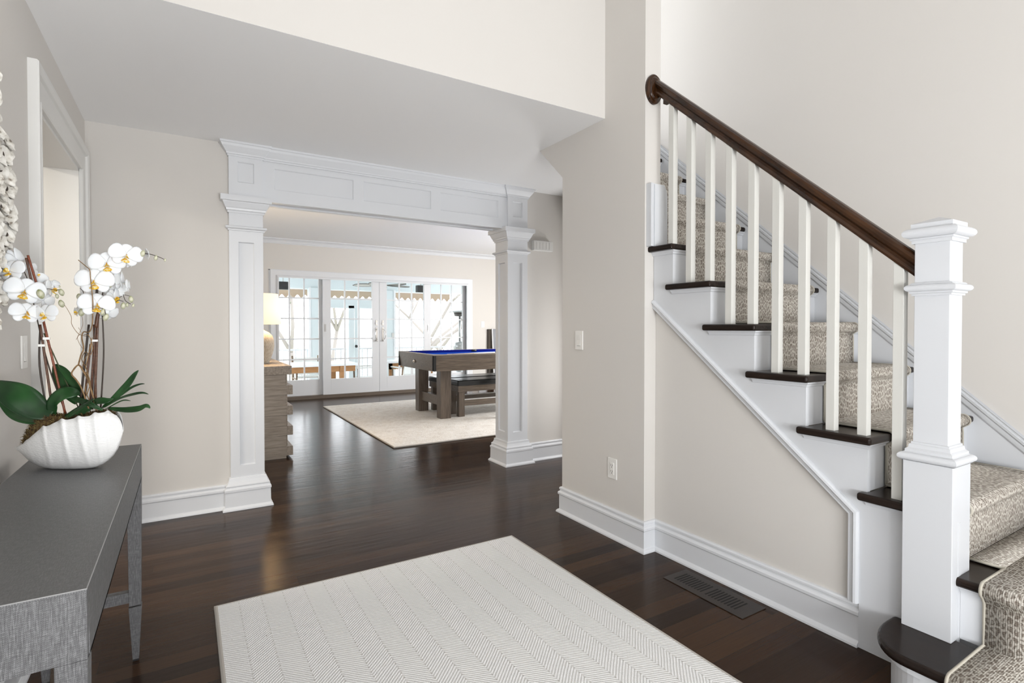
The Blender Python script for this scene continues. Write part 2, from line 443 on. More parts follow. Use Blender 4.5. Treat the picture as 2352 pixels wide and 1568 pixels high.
def boxobj(name, m, x0, x1, y0, y1, z0, z1, parent=None, bevel=0., label=None):
    b = MB().use(m); b.box(x0, x1, y0, y1, z0, z1)
    return b.build(name, parent, bevel, label)

# ================================================================== room shell
ZC = 2.425        # low ceiling
XL, YB = -.50, 4.005
XA = 2.095        # stair-side wall face
TOP = 5.2
struct(boxobj('floor', 'dark_oak_floor', -3.2, 7.4, -2.4, 9.50, -.06, 0), 'dark stained narrow-plank oak floor with a soft gloss', 'floor')
b = MB().use('ceiling_paint'); b.box(-.62, 2.2, 2.3855, 4.17, ZC, ZC+.06); b.box(2.2, 3.8, 3.05, 4.17, ZC, ZC+.06); struct(b.build('ceiling'), 'low white ceiling over the passage in front of the columns', 'ceiling')
b = MB().use('ceiling_paint'); b.box(-.62, 3.25, -2.4, 4.2, TOP, TOP+.06); struct(b.build('ceiling'), 'high ceiling of the two-storey foyer above the picture', 'ceiling')
b = MB().use('ceiling_paint'); b.box(.1, 7.4, 4.17, 9.55, 2.65, 2.71); struct(b.build('ceiling'), 'white ceiling of the family room behind the columns', 'ceiling')
b = MB().use('wall_paint'); b.box(-.5, XA+.02, 2.385, 2.50, ZC+.0005, TOP); struct(b.build('wall_upper'), 'pale upper wall standing over the edge of the low ceiling', 'wall')
# left wall with the cased doorway
b = MB().use('wall_paint')
b.box(XL-.16, XL, -2.4, 2.80, 0, TOP); b.box(XL-.16, XL, 3.78, 4.17, 0, TOP); b.box(XL-.16, XL, 2.80, 3.78, 2.085, TOP)
struct(b.build('wall_left'), 'greige wall behind the console table with a cased doorway', 'wall')
# back wall pieces beside the columned opening
b = MB().use('wall_paint'); b.box(-.62, .30, YB, 4.15, 0, ZC); struct(b.build('wall_back'), 'greige wall left of the left column', 'wall')
b = MB().use('wall_paint'); b.box(2.54, 3.8, YB, 4.15, 0, ZC); struct(b.build('wall_back'), 'greige wall right of the right column with the door chime', 'wall')
b = MB().use('wall_paint'); b.box(.1, 7.4, 4.17, 4.25, ZC, 2.65); struct(b.build('wall_header'), 'wall strip above the beam on the family room side', 'wall')
b = MB().use('wall_paint'); b.box(3.8, 3.9, 2.9, 4.15, 0, ZC); b.box(3.2, 3.9, 2.9, 3.0, 0, ZC); struct(b.build('wall_hall'), 'end wall of the short hall', 'wall')
# wall beside the stairs, sloped at its far end
b = MB().use('wall_paint')
b.prism([(2.065, 0), (2.795, 0), (2.795, 2.18), (3.0654, ZC+.005), (3.0654, TOP), (2.065, TOP)], 'X', XA, XA+.115)
struct(b.build('wall_stair'), 'greige full-height wall between the passage and the stairs', 'wall')
b = MB().use('ceiling_paint'); b.prism([(2.0, 1.445), (3.06, ZC+.001), (3.06, ZC+.05), (2.0, 1.48)], 'X', XA+.116, 3.06); struct(b.build('ceiling'), 'sloping underside of the stairs over the hall', 'ceiling')
b = MB().use('wall_paint'); b.box(3.08, 3.2, -2.4, 3.13, 0, TOP); b.box(3.08, 3.2, 3.13, 4.9, 2.1, TOP); b.box(3.08, 3.2, 3.93, 4.9, 0, 2.1); struct(b.build('wall_right'), 'tall greige wall on the far side of the stairs', 'wall')  # unseen gap at the far end lets the added hall lamp in
b = MB().use('wall_paint'); b.box(2.21, 3.08, 3.44, 4.8, 2.45, 2.68); b.box(2.11, 3.2, 4.8, 4.9, 2.45, TOP); struct(b.build('wall_landing'), 'wall and floor edge at the top of the stairs', 'wall')
b = MB().use('wall_paint'); b.box(-.66, 3.2, -2.3, -2.15, 0, TOP)
struct(b.build('wall_rear'), 'foyer wall behind the camera with the front door', 'wall')
fd = sempty('door_2', 'white front door with solid side panels, unseen behind the camera', 'door', (.95, -2.14, 0))
b = MB().use('trim_paint'); b.box(.45, 1.45, -2.15, -2.12, .02, 2.3); b.box(-.35, .25, -2.15, -2.13, .2, 2.3); b.box(1.65, 2.25, -2.15, -2.13, .2, 2.3); b.build('door_frame', fd)
wn_ = sempty('window_panel_1', 'added blank window panel above the front door, unseen, behind the foyer fill light', 'window', (.95, -2.14, 3.7))
b = MB().use('trim_paint'); b.box(-.35, 2.25, -2.15, -2.13, 2.75, 4.75); b.build('shade', wn_)  # added blank panel, no opening in the wall behind it
wn_ = sempty('window_panel_2', 'added blank window panel on the left wall, unseen, behind the left fill light', 'window', (XL+.01, -1.15, 1.35))
b = MB().use('trim_paint'); b.box(XL, XL+.02, -1.85, -.45, .55, 2.15); b.build('shade', wn_)  # added blank panel backing the left fill lamp, wall is solid here
# side room seen through the left doorway
b = MB().use('wall_paint'); b.box(-3.2, -3.1, 1.4, 5.6, 0, 2.6); b.box(-3.2, -.66, 5.5, 5.6, 0, 2.6); b.box(-3.2, -.66, 1.4, 1.5, 0, 2.6)
struct(b.build('wall_side_room'), 'walls of the lamp-lit room behind the left doorway', 'wall')
b = MB().use('ceiling_paint'); b.box(-3.2, -.66, 1.4, 5.6, 2.5, 2.56); struct(b.build('ceiling'), 'ceiling of the room behind the left doorway', 'ceiling')
# family room walls
b = MB().use('wall_paint'); b.box(.16, .28, 4.15, 9.5, 0, 2.65); struct(b.build('wall_family_left'), 'left wall of the family room behind the chest', 'wall')
b = MB().use('wall_paint'); b.box(2.54, 7.3, 4.15, 4.22, 0, 2.65); struct(b.build('wall_family_near'), 'near wall of the family room right of the column', 'wall')
FY = 9.40
b = MB().use('wall_paint'); b.box(.16, 1.145, FY, FY+.15, 0, 2.65); b.box(4.83, 7.4, FY, FY+.15, 0, 2.65); b.box(1.145, 4.83, FY, FY+.15, 2.145, 2.65)
struct(b.build('wall_far'), 'beige far wall around the sliding glass doors', 'wall')
b = MB().use('wall_paint'); b.box(7.2, 7.3, 4.15, 4.5, 0, 2.65); b.box(7.2, 7.3, 7.0, 9.5, 0, 2.65); b.box(7.2, 7.3, 4.5, 7.0, 0, .75); b.box(7.2, 7.3, 4.5, 7.0, 2.2, 2.65)
struct(b.build('wall_family_right'), 'right wall of the family room with an unseen opening added for the fill light', 'wall')

# ------------------------------------------------------------------ mouldings
BASE = [(0, 0), (.030, 0), (.029, .008), (.023, .016), (.016, .020), (.014, .022), (.014, .112), (.017, .114), (.021, .119), (.021, .130), (.016, .136), (.010, .140), (.010, .147), (.014, .150), (.014, .158), (.010, .164), (0, .165)]
def baseboard(name, path, label, side=1):
    b = MB().use('trim_paint'); b.sweep([(x, y, 0) for x, y in path], (0, 0, 1), BASE, side=side)
    return struct(b.build(name), label, 'baseboard')
baseboard('baseboard_left', [(XL, -2.1), (XL, 2.66)], 'white baseboard behind the console table', -1)
baseboard('baseboard_back', [(XL, 3.92), (XL, YB), (.247, YB)], 'white baseboard left of the left column', -1)
baseboard('baseboard_hall', [(2.593, YB), (3.8, YB)], 'white baseboard right of the right column', -1)
baseboard('baseboard_right', [(XA+.115, 2.795), (XA, 2.795), (XA, 2.065), (2.178, 2.065), (2.178, 1.022)], 'white baseboard running along the stair wall and the panel under the stairs', -1)
baseboard('baseboard_far', [(4.97, FY), (7.2, FY)], 'white baseboard on the far wall right of the glass doors', -1)
baseboard('baseboard_family', [(.28, 9.4), (.28, 4.2)], 'white baseboard behind the chest of drawers', 1)
CROWN = [(0, 0), (.07, 0), (.07, -.012), (.062, -.018), (.048, -.024), (.030, -.042), (.020, -.062), (.018, -.070), (.010, -.074), (.010, -.085), (0, -.085)]
b = MB().use('trim_paint'); b.sweep([(.28, 4.25, 2.65), (.28, FY, 2.65), (7.2, FY, 2.65), (7.2, 4.25, 2.65)], (0, 0, 1), CROWN, side=-1)
struct(b.build('trim_1'), 'white crown moulding around the family room', 'crown moulding')

# doorway casing, left wall (plane X = XL, looking along +X)
CAS = [(0, 0), (0, .016), (.006, .020), (.014, .020), (.018, .014), (.095, .018), (.100, .028), (.118, .034), (.132, .034), (.136, .028), (.136, 0)]
b = MB().use('warm_trim_paint')
b.sweep([(XL, 2.80, 0), (XL, 2.80, 2.085), (XL, 3.78, 2.085), (XL, 3.78, 0)], (1, 0, 0), CAS, side=1)
b.box(XL-.16, XL+.002, 2.80, 2.815, 0, 2.085); b.box(XL-.16, XL+.002, 3.765, 3.78, 0, 2.085); b.box(XL-.16, XL+.002, 2.80, 3.78, 2.07, 2.085)
b.box(XL-.16, XL-.145, 3.78, 3.90, 0, 2.2); b.box(XL-.16-.016, XL-.16, 3.765, 3.90, 0, 2.2)
struct(b.build('trim_2'), 'white casing around the doorway in the left wall', 'door casing')

# ================================================================== columns and beam
def column(name, label, X0, X1, left_face):
    Y0, Y1 = 3.975, 4.19
    t = thing(name, label, 'column', ((X0+X1)/2, (Y0+Y1)/2, 0))
    b = MB().use('trim_paint'); W = X1-X0; D = Y1-Y0; H = 2.075
    rf = [(.055, W-.055, .285, 1.775)]; rs = [(.05, D-.05, .285, 1.775)]
    b.relief((X0, Y0, 0), (1, 0, 0), (0, 0, 1), W, H, rf, .012, .006)
    b.relief((X0, Y1, 0), (0, -1, 0), (0, 0, 1), D, H, rs, .012, .006)
    b.relief((X1, Y0, 0), (0, 1, 0), (0, 0, 1), D, H, rs, .012, .006)
    b.relief((X1, Y1, 0), (-1, 0, 0), (0, 0, 1), W, H, rf, .012, .006)
    b.poly(((X0, Y0, H), (X1, Y0, H), (X1, Y1, H), (X0, Y1, H)))
    b.build('shaft', t)
    loop = lambda z: [(X0, Y0, z), (X1, Y0, z), (X1, Y1, z), (X0, Y1, z)]
    b = MB().use('trim_paint')
    b.sweep(loop(0), (0, 0, 1), [(0, 0), (.050, 0), (.049, .010), (.040, .020), (.036, .024), (.034, .118), (.038, .121), (.038, .135), (.030, .141), (.027, .150), (.030, .154), (.030, .160), (.018, .172), (.012, .188), (.010, .205), (0, .208)], closed=True, side=-1)
    b.build('base', t)
    b = MB().use('trim_paint')
    b.sweep(loop(0), (0, 0, 1), [(0, 1.965), (.008, 1.965), (.008, 1.977), (.016, 1.982), (.018, 1.994), (.022, 1.998), (.028, 2.012), (.036, 2.030), (.038, 2.036), (.050, 2.038), (.050, 2.074), (0, 2.076)], closed=True, side=-1)
    b.build('capital', t)
    b = MB().use('trim_paint')
    b.sweep(loop(0), (0, 0, 1), [(0, 1.848), (.006, 1.850), (.008, 1.858), (.018, 1.862), (.022, 1.868), (.022, 1.874), (.016, 1.879), (0, 1.881)], closed=True, side=-1)
    b.build('neck_ring', t)
    b = MB().use('trim_paint'); y0 = Y0+.0
    b.relief((X0, y0, 2.076), (1, 0, 0), (0, 0, 1), W, ZC-2.076, [(.053, W-.053, .095, .228)], .010, .005)
    b.poly(((X0, y0, 2.076), (X0, y0, ZC), (X0, Y1, ZC), (X0, Y1, 2.076))); b.poly(((X1, y0, 2.076), (X1, Y1, 2.076), (X1, Y1, ZC), (X1, y0, ZC)))
    b.build('frieze_block', t)
    return t
column('column', 'white square panelled column on the left, beside the orchids and console table', .247, .452, 0)
column('column', 'white square panelled column on the right, partly hiding the pool table', 2.389, 2.593, 1)
ent = thing('beam', 'white panelled beam with crown moulding spanning the two columns', 'beam', (1.42, 4.08, 2.07))
b = MB().use('trim_paint'); x0, x1, yf = .452, 2.389, 3.992
b.relief((x0, yf, 2.065), (1, 0, 0), (0, 0, 1), x1-x0, ZC-2.065, [(.528-x0, 1.066-x0, .088, .231), (1.143-x0, 1.682-x0, .088, .231), (1.765-x0, 2.303-x0, .088, .231)], .010, .005)
b.poly(((x0, yf, ZC), (x1, yf, ZC), (x1, 4.17, ZC), (x0, 4.17, ZC))); b.poly(((x0, 4.17, 2.065), (x0, 4.17, ZC), (x1, 4.17, ZC), (x1, 4.17, 2.065)))
for s_ in (0, 1):   # panelled underside
    pass
b.relief((x0, 4.17, 2.065), (1, 0, 0), (0, -1, 0), x1-x0, 4.17-yf, [(.06, x1-x0-.06, .035, 4.17-yf-.035)], .012, .006)
b.build('panelled_body', ent)
b = MB().use('trim_paint')
CR = [(0, 0), (.052, 0), (.052, -.012), (.046, -.016), (.040, -.030), (.026, -.050), (.014, -.066), (.013, -.074), (.006, -.078), (.006, -.088), (0, -.088)]
yc = 3.975
b.sweep([(.247, YB, ZC), (.247, yc, ZC), (.452, yc, ZC), (.452, yc+.014, ZC), (2.389, yc+.014, ZC), (2.389, yc, ZC), (2.593, yc, ZC), (2.593, YB, ZC)], (0, 0, 1), CR, side=-1)
b.build('crown', ent)

# ================================================================== sliding glass doors
door = sempty('door_1', 'white four-panel sliding glass doors with small square panes on the far wall', 'door', (2.99, FY, 0))
def glass_panel(x0, x1, y, gx0, gx1, label):
    """one sash: stiles and rails, muntin grid of 3 x 5 lights, glass"""
    z0, z1, gz0, gz1 = .055, 2.135, .318, 2.04
    b = MB().use('trim_paint')
    b.box(x0, gx0, y, y+.045, z0, z1); b.box(gx1, x1, y, y+.045, z0, z1); b.box(gx0, gx1, y, y+.045, z0, gz0); b.box(gx0, gx1, y, y+.045, gz1, z1)
    p = b.build('sash', door, .003, label)
    b = MB().use('trim_paint'); w = .011
    for k in (1, 2):
        x = lerp(gx0, gx1, k/3); b.box(x-w, x+w, y+.008, y+.037, gz0, gz1)
    for k in (1, 2, 3, 4):
        z = lerp(gz0, gz1, k/5); b.box(gx0, gx1, y+.009, y+.036, z-w, z+w)
    b.build('muntin_grid', p)
    b = MB().use('clear_glass'); b.poly(((gx0, y+.0225, gz0), (gx1, y+.0225, gz0), (gx1, y+.0225, gz1), (gx0, y+.0225, gz1))); b.build('glass_pane', p)
    return p
s1 = glass_panel(1.165, 2.06, FY+.075, 1.237, 1.935, 'fixed glass sash at the left, set back behind its neighbour')
s2 = glass_panel(1.988, 2.965, FY+.012, 2.122, 2.837, 'left sliding sash with a chrome pull handle')
s3 = glass_panel(2.969, 3.958, FY+.012, 3.106, 3.822, 'right sliding sash with a chrome pull handle')
s4 = glass_panel(3.90, 4.72, FY+.075, 3.975, 4.66, 'fixed glass sash at the right, set back behind its neighbour')
for xc, sgn, par in ((2.915, -1, s2), (3.03, 1, s3)):
    b = MB().use('chrome'); y = FY+.012
    b.tube([(xc, y, 1.175), (xc, y-.03, 1.172), (xc+sgn*.028, y-.052, 1.13), (xc+sgn*.036, y-.056, 1.08), (xc+sgn*.028, y-.052, 1.02), (xc, y-.03, .975), (xc, y, .972)], .0052, 8)
    b.box(xc-.016, xc+.016, y-.006, y, .955, 1.20); b.lathe([(.014, 0), (.014, .02)], (xc, y-.03, .955), 12)
    b.build('pull_handle', par)
    b = MB().use('chrome'); b.box(xc-.014, xc+.014, y-.007, y, 1.24, 1.33); b.box(xc-.004, xc+.004, y-.03, y-.006, 1.262, 1.285); b.build('lock_plate', par)
for xc, par in ((2.03, s2), (3.90, s3)):
    b = MB().use('aluminium'); y = FY+.012; b.box(xc-.012, xc+.012, y-.006, y, 1.13, 1.26); b.box(xc-.004, xc+.004, y-.012, y-.005, 1.15, 1.24); b.build('finger_pull', par)
b = MB().use('trim_paint'); b.box(1.145, 1.165, FY-.004, FY+.14, .03, 2.145); b.box(4.80, 4.83, FY-.004, FY+.14, .03, 2.145); b.box(4.72, 4.80, FY+.075, FY+.12, .03, 2.145); b.box(1.145, 4.83, FY-.004, FY+.14, 2.135, 2.147)
b.build('frame', door)
b = MB().use('threshold'); b.box(1.145, 4.83, FY-.02, FY+.15, .001, .054); b.box(1.10, 4.9, FY-.035, FY-.0, .001, .018); b.build('threshold', door)
FC = [(0, 0), (0, .014), (.010, .018), (.088, .018), (.094, .026), (.102, .030), (.112, .034), (.122, .036), (.130, .036), (.130, 0)]
b = MB().use('trim_paint'); b.sweep([(1.165, FY, 0), (1.165, FY, 2.145), (4.83, FY, 2.145), (4.83, FY, 0)], (0, -1, 0), FC, side=-1)
struct(b.build('trim_3'), 'white casing around the sliding glass doors', 'door casing')

# ================================================================== staircase
RISE, RUN = .2085, .2335
zt = lambda k: .180+RISE*(k-1)
yn = lambda k: .735+RUN*(k-3)         # nose position of tread k>=3
XS, XT = 2.160, 2.118                 # stringer face, tread end
XW = 3.062                            # skirt board face
RL, RR = 2.287, 2.99                 # runner edges
st = thing('staircase', 'white staircase with dark wooden treads rising along the right wall', 'staircase', (2.6, 1.3, 0))
NOSE = .027
def tread(k, y_back):
    """tread with a rounded nose at the front and at its open end"""
    z1 = zt(k); z0 = z1-.030; b = MB().use('tread_wood'); yf = yn(k)
    yr = yf+RUN+NOSE+.020; xi = XS-.003
    b.prism([(XT, yf), (XW, yf), (XW, y_back), (xi, y_back), (xi, yr), (XT, yr)], 'Z', z0, z1)
    return b.build('tread', st, .0135)
for k in range(3, 14):
    yf = yn(k)
    if k <= 8: tread(k, yf+RUN+NOSE+.0)
    else:
        b = MB().use('tread_wood'); b.box(XA+.13, XW, yf, yf+RUN+.05, zt(k)-.03, zt(k)); b.build('tread', st, .012)
    x0 = XS if k <= 8 else XA+.13
    yr = yf+NOSE
    b = MB().use('stair_trim_paint'); b.box(x0+.0195, XW, yr+.0004, yr+.018, zt(k-1), zt(k)-.028); b.build('riser', st)
    # cove moulding under the nose, front and side
    b = MB().use('stair_trim_paint')
    cv = [(0, 0), (.018, 0), (.017, -.005), (.009, -.011), (.006, -.019), (0, -.021)]
    if k <= 8: b.sweep([(XS-.001, yf+RUN+.03, zt(k)-.0295), (XS-.001, yr, zt(k)-.0295), (XW, yr, zt(k)-.0295)], (0, 0, 1), cv, side=-1)
    else: b.sweep([(x0, yr, zt(k)-.0295), (XW, yr, zt(k)-.0295)], (0, 0, 1), cv, side=-1)
    b.build('cove_moulding', st)
# side stringer: sawtooth top, sloped lower edge following the panel
pts = [(.88, 0)]
pts = [(.70, 0), (.70, zt(3)-.03)]
pts = [(.72, 0), (.72, zt(3)-.031)]
for k in range(3, 9):
    pts.append((yn(k)+NOSE, zt(k)-.031) if k > 3 else (yn(3)+NOSE, zt(3)-.031))
    nxt = yn(k+1)+NOSE if k < 8 else 2.062
    pts.append((nxt, zt(k)-.031))
    if k < 8: pts.append((nxt, zt(k+1)-.031))
pts2 = []
for q in pts:
    if not pts2 or (abs(q[0]-pts2[-1][0])+abs(q[1]-pts2[-1][1])) > 1e-4: pts2.append(q)
PB = (1.022, .515); PT = (2.062, 1.355)   # sloped panel edge
poly = pts2+[PT, PB, (1.022, 0)]
b = MB().use('stair_trim_paint'); b.prism(poly, 'X', XS, XS+.02); b.build('side_stringer', st)
# panel moulding in the angle
PM = [(0, 0), (0, .008), (.006, .014), (.014, .016), (.020, .010), (.030, .007), (.036, .007), (.040, .003), (.040, -.02)]
b = MB().use('stair_trim_paint')
b.sweep([(XS, 2.058, PT[1]), (XS, 1.022, PB[1]), (XS, 1.022, .166)], (-1, 0, 0), [(d, h) for d, h in PM], side=-1)
b.build('panel_moulding', st)
b = MB().use('wall_paint'); b.prism([(.9, 0), (2.064, 0), (2.064, 1.5), (1.9, 1.36), (.9, .5)], 'X', 2.178, 2.20); struct(b.build('wall_under_stair'), 'greige panel under the stairs above the baseboard', 'wall')
# block that finishes the wall end above the eighth tread
b = MB().use('stair_trim_paint')
b.prism([(2.035, zt(8)), (2.065, zt(8)), (2.065, zt(8)+.335), (2.035, zt(8)+.335)], 'X', 2.112, 2.215)
b.box(2.104, 2.124, 2.028, 2.065, zt(8), zt(8)+.335); b.box(2.132, 2.140, 2.029, 2.036, zt(8), zt(8)+.33)
b.prism([(2.215, zt(8)), (2.235, zt(8)), (2.235, zt(8)+.28), (2.228, zt(8)+.31), (2.215, zt(8)+.325)], 'Y', 2.035, 2.065)
b.build('wall_end_block', st, .002)
# far skirt board with cap
zs = lambda y: .030+.893*y
b = MB().use('stair_trim_paint'); ya, ybk = -.4, 4.6
ybk = 3.5
b.prism([(ya, zt(2)-.0), (.77, zt(2)), (.80, zs(.80)-.40), (ybk, zs(ybk)-.42), (ybk, zs(ybk)-.01), (.62, zs(.62)-.01), (ya, zs(.62)-.01)], 'X', XW, 3.08)
b.build('skirt_board', st)
b = MB().use('stair_trim_paint'); SK = [(0, 0), (-.056, 0), (-.056, .004), (-.050, .008), (-.040, .010), (-.032, .010), (-.026, .018), (-.016, .020), (-.014, .014), (-.008, .014), (-.004, .020), (0, .020)]
b.sweep([(XW, ya, zs(.62)), (XW, .62, zs(.62)), (XW, ybk, zs(ybk))], (-1, 0, 0), SK, side=-1)
b.build('skirt_cap', st)
# landing (second level) and starting step, both facing the foyer
NL = 2.145; RZ = 2.178
b = MB().use('tread_wood'); b.box(NL, XW, -.40, .78, zt(2)-.030, zt(2)); b.build('landing_tread', st, .013)
b = MB().use('trim_paint'); b.box(RZ, RZ+.02, -.40, .7195, zt(1), zt(2)-.030)
b.sweep([(RZ, .7195, zt(2)-.030), (RZ, -.40, zt(2)-.030)], (0, 0, 1), [(0, 0), (.018, 0), (.017, -.005), (.009, -.011), (.006, -.019), (0, -.021)], side=-1)
b.build('landing_riser', st)
def bull(off):
    """outline of the bullnose starting step, offset inwards"""
    c = []; xn = 1.898+off; ye = .905-off; rx, ry = .20, .14
    c.append((xn, -.40))
    for i in range(0, 13):
        a = PI+(-PI/2)*(i/12)
        c.append((xn+rx+rx*math.cos(a), ye-ry+ry*math.sin(a)))
    c += [(XS, ye), (XS, -.40)]
    return c
b = MB().use('tread_wood'); b.prism(bull(0), 'Z', zt(1)-.032, zt(1)); b.build('starting_tread', st, .014)
b = MB().use('trim_paint'); b.prism(bull(.030), 'Z', 0, zt(1)-.032)
b.prism(bull(.018), 'Z', zt(1)-.052, zt(1)-.032); b.build('starting_riser', st)
b = MB().use('stair_trim_paint'); b.box(RZ+.02, XW, -.40, .78, .0, zt(2)-.032); b.build('landing_core', st)

# ------------------------------------------------------------------ stair runner (carpet), with UVs along its length
rn = thing('stair_runner', 'cream carpet runner with brown leopard spots laid over the stairs', 'carpet runner', (2.6, 1.3, 0))
def runner_path():
    """(y,z) samples down the stairs, nose wrapped"""
    P = []; TH = .008
    for k in range(13, 2, -1):
        yf = yn(k); z = zt(k)+TH; y_in = yf+RUN+NOSE-TH
        P.append((y_in, z)); P.append((yf+.06, z)); P.append((yf+.012, z))
        r = .015+TH; cy, cz = yf+.015, zt(k)-.015
        for i in range(1, 8):
            a = R(90+22.5*i); P.append((cy+r*math.cos(a), cz+r*math.sin(a)))
        P.append((yf+NOSE-TH+.002, zt(k)-.048)); P.append((yf+NOSE-TH, zt(k)-.07)); P.append((yf+NOSE-TH, zt(k-1)+TH+.004))
    return P
RP = runner_path()
def ribbon(b, P, x0, x1, u0=0., nx=8):
    rows = []; uvs = []; s_ = 0.
    for i, (y, z) in enumerate(P):
        if i: s_ += math.hypot(y-P[i-1][0], z-P[i-1][1])
        rows.append([(lerp(x0, x1, j/nx), y, z) for j in range(nx+1)]); uvs.append([(u0+lerp(x0, x1, j/nx), s_) for j in range(nx+1)])
    b.grid(rows, smooth=True, uvs=uvs)
    return s_
b = MB().use('leopard_carpet'); ribbon(b, RP, RL, RR); b.build('carpet', rn, solid=.006, fix=False)
b = MB().use('carpet_binding')
for xe in (RL, RR):
    b.tube([(xe, y, z) for y, z in RP], .0055, 6)
b.build('edge_binding', rn)
# landing piece: covers the landing and turns down over its front nose and the starting step
b = MB().use('leopard_carpet'); TH = .008; YE = .655
nx = 10
def landing_sheet():
    P = []   # path in (x,z)
    P.append((RR+.0, zt(2)+TH)); P.append((2.7, zt(2)+TH)); P.append((2.45, zt(2)+TH)); P.append((NL+.012, zt(2)+TH))
    r = .015+TH; cx, cz = NL+.015, zt(2)-.015
    for i in range(1, 8):
        a = R(90+22.5*i); P.append((cx+r*math.cos(a), cz+r*math.sin(a)))
    P.append((RZ-TH, zt(2)-.06)); P.append((RZ-TH, zt(1)+TH+.004)); P.append((1.898+.014, zt(1)+TH))
    cx, cz = 1.898+.016, zt(1)-.016
    for i in range(1, 8):
        a = R(90+22.5*i); P.append((cx+(r+.001)*math.cos(a), cz+(r+.001)*math.sin(a)))
    P.append((1.898+.030-TH, zt(1)-.06)); P.append((1.898+.030-TH, .004))
    return P
LP = landing_sheet(); rows = []; uvs = []; s_ = 0.
for i, (x, z) in enumerate(LP):
    if i: s_ += math.hypot(x-LP[i-1][0], z-LP[i-1][1])
    ye = YE
    rows.append([(x, lerp(-.38, ye, j/nx), z) for j in range(nx+1)]); uvs.append([(lerp(-.38, ye, j/nx), s_) for j in range(nx+1)])
b.grid(rows, smooth=True, uvs=uvs)
b.build('landing_carpet', rn, solid=.006, fix=False)
b = MB().use('leopard_carpet')   # strip between the landing sheet and the riser of the third step
b.grid([[(2.345, YE, zt(2)+TH), (RR, YE, zt(2)+TH)], [(2.345, yn(3)+NOSE-TH, zt(2)+TH), (RR, yn(3)+NOSE-TH, zt(2)+TH)]], uvs=[[(2.345, 0), (RR, 0)], [(2.345, .11), (RR, .11)]])
b.build('landing_strip', rn, solid=.006, fix=False)
b = MB().use('carpet_binding'); b.tube([(x, YE, z) for x, z in LP if x < 2.40], .0055, 6); b.tube([(2.345, YE-.003, zt(2)+TH), (2.345, .75, zt(2)+TH)], .0055, 6); b.tube([(2.345, YE, zt(2)+TH), (NL+.01, YE, zt(2)+TH)], .0055, 6)
b.build('edge_binding', rn)

# ------------------------------------------------------------------ railing: newel post, balusters, handrail
XR = 2.165
rl = thing('stair_railing', 'stair railing with square white newel post, white balusters and dark brown handrail', 'railing', (XR, 1.4, 0))
nx0, ny0 = 2.184, .792
nw = bpy.data.objects.new('newel_post', None); col.objects.link(nw); nw.parent = rl; nw.location = (nx0-XR, ny0-1.4, 0)
def sq(h, z, cx=nx0, cy=ny0): return [(cx-h, cy-h, z), (cx+h, cy-h, z), (cx+h, cy+h, z), (cx-h, cy+h, z)]
def torus(r0, z, r, n=6): return [(r0+r*math.sin(PI*i/n), z+r*math.cos(PI*i/n)) for i in range(n+1)]
b = MB().use('stair_trim_paint'); h = .071; b.box(nx0-h, nx0+h, ny0-h, ny0+h, zt(1), .765); b.build('lower_block', nw, .002)
b = MB().use('stair_trim_paint'); h = .050; b.box(nx0-h, nx0+h, ny0-h, ny0+h, .76, 1.51); b.build('shaft', nw, .0015)
b = MB().use('stair_trim_paint'); h = .050
b.sweep(sq(h, 0), (0, 0, 1), [(0, .752), (.021, .752), (.026, .754)]+[(.019+.0155*math.sin(PI*i/10), .7675-.0135*math.cos(PI*i/10)) for i in range(11)]+[(.021, .781), (.017, .784), (.017, .791), (.010, .797), (.008, .808), (.004, .811), (.004, .816), (0, .818)], closed=True, side=-1)
b.build('base_collar', nw)
b = MB().use('stair_trim_paint')
b.sweep(sq(h, 0), (0, 0, 1), [(0, 1.316), (.006, 1.316), (.006, 1.322), (.011, 1.324), (.011, 1.330)]+[(.009+.014*math.sin(PI*i/10), 1.342-.012*math.cos(PI*i/10)) for i in range(11)]+[(.010, 1.356), (.006, 1.360), (0, 1.361)], closed=True, side=-1)
b.build('upper_collar', nw)
b = MB().use('stair_trim_paint')
b.sweep(sq(h, 0), (0, 0, 1), [(0, 1.493), (.007, 1.493), (.007, 1.503), (.012, 1.506), (.012, 1.511)]+[(.010+.019*math.sin(PI*i/10), 1.528-.0165*math.cos(PI*i/10)) for i in range(11)]+[(.009, 1.541), (.009, 1.560), (0, 1.5605)], closed=True, side=-1)
hh = h+.009; q = [Vector(p) for p in sq(hh, 1.560)]; ap = (nx0, ny0, 1.583)
for i in range(4): b.poly((q[i], q[(i+1) % 4], ap))
b.build('cap', nw)
zrb = lambda y: 1.384+.893*(y-.846)
bal0 = None
for i in range(10):
    y = .896+.1155*i; k = 3 if i == 0 else 4+(i-1)//2
    zz = zt(k); hw = .0165
    b = MB().use('baluster_paint'); z1, z2 = zrb(y-hw)+.006, zrb(y+hw)+.006
    v = [(XR-hw, y-hw, zz), (XR+hw, y-hw, zz), (XR+hw, y+hw, zz), (XR-hw, y+hw, zz), (XR-hw, y-hw, z1), (XR+hw, y-hw, z1), (XR+hw, y+hw, z2), (XR-hw, y+hw, z2)]
    I = [b.vert(p) for p in v]
    for q_ in ((3, 2, 1, 0), (4, 5, 6, 7), (0, 1, 5, 4), (1, 2, 6, 5), (2, 3, 7, 6), (3, 0, 4, 7)): b.face([I[j] for j in q_])
    b.build('baluster', rl, .0012)
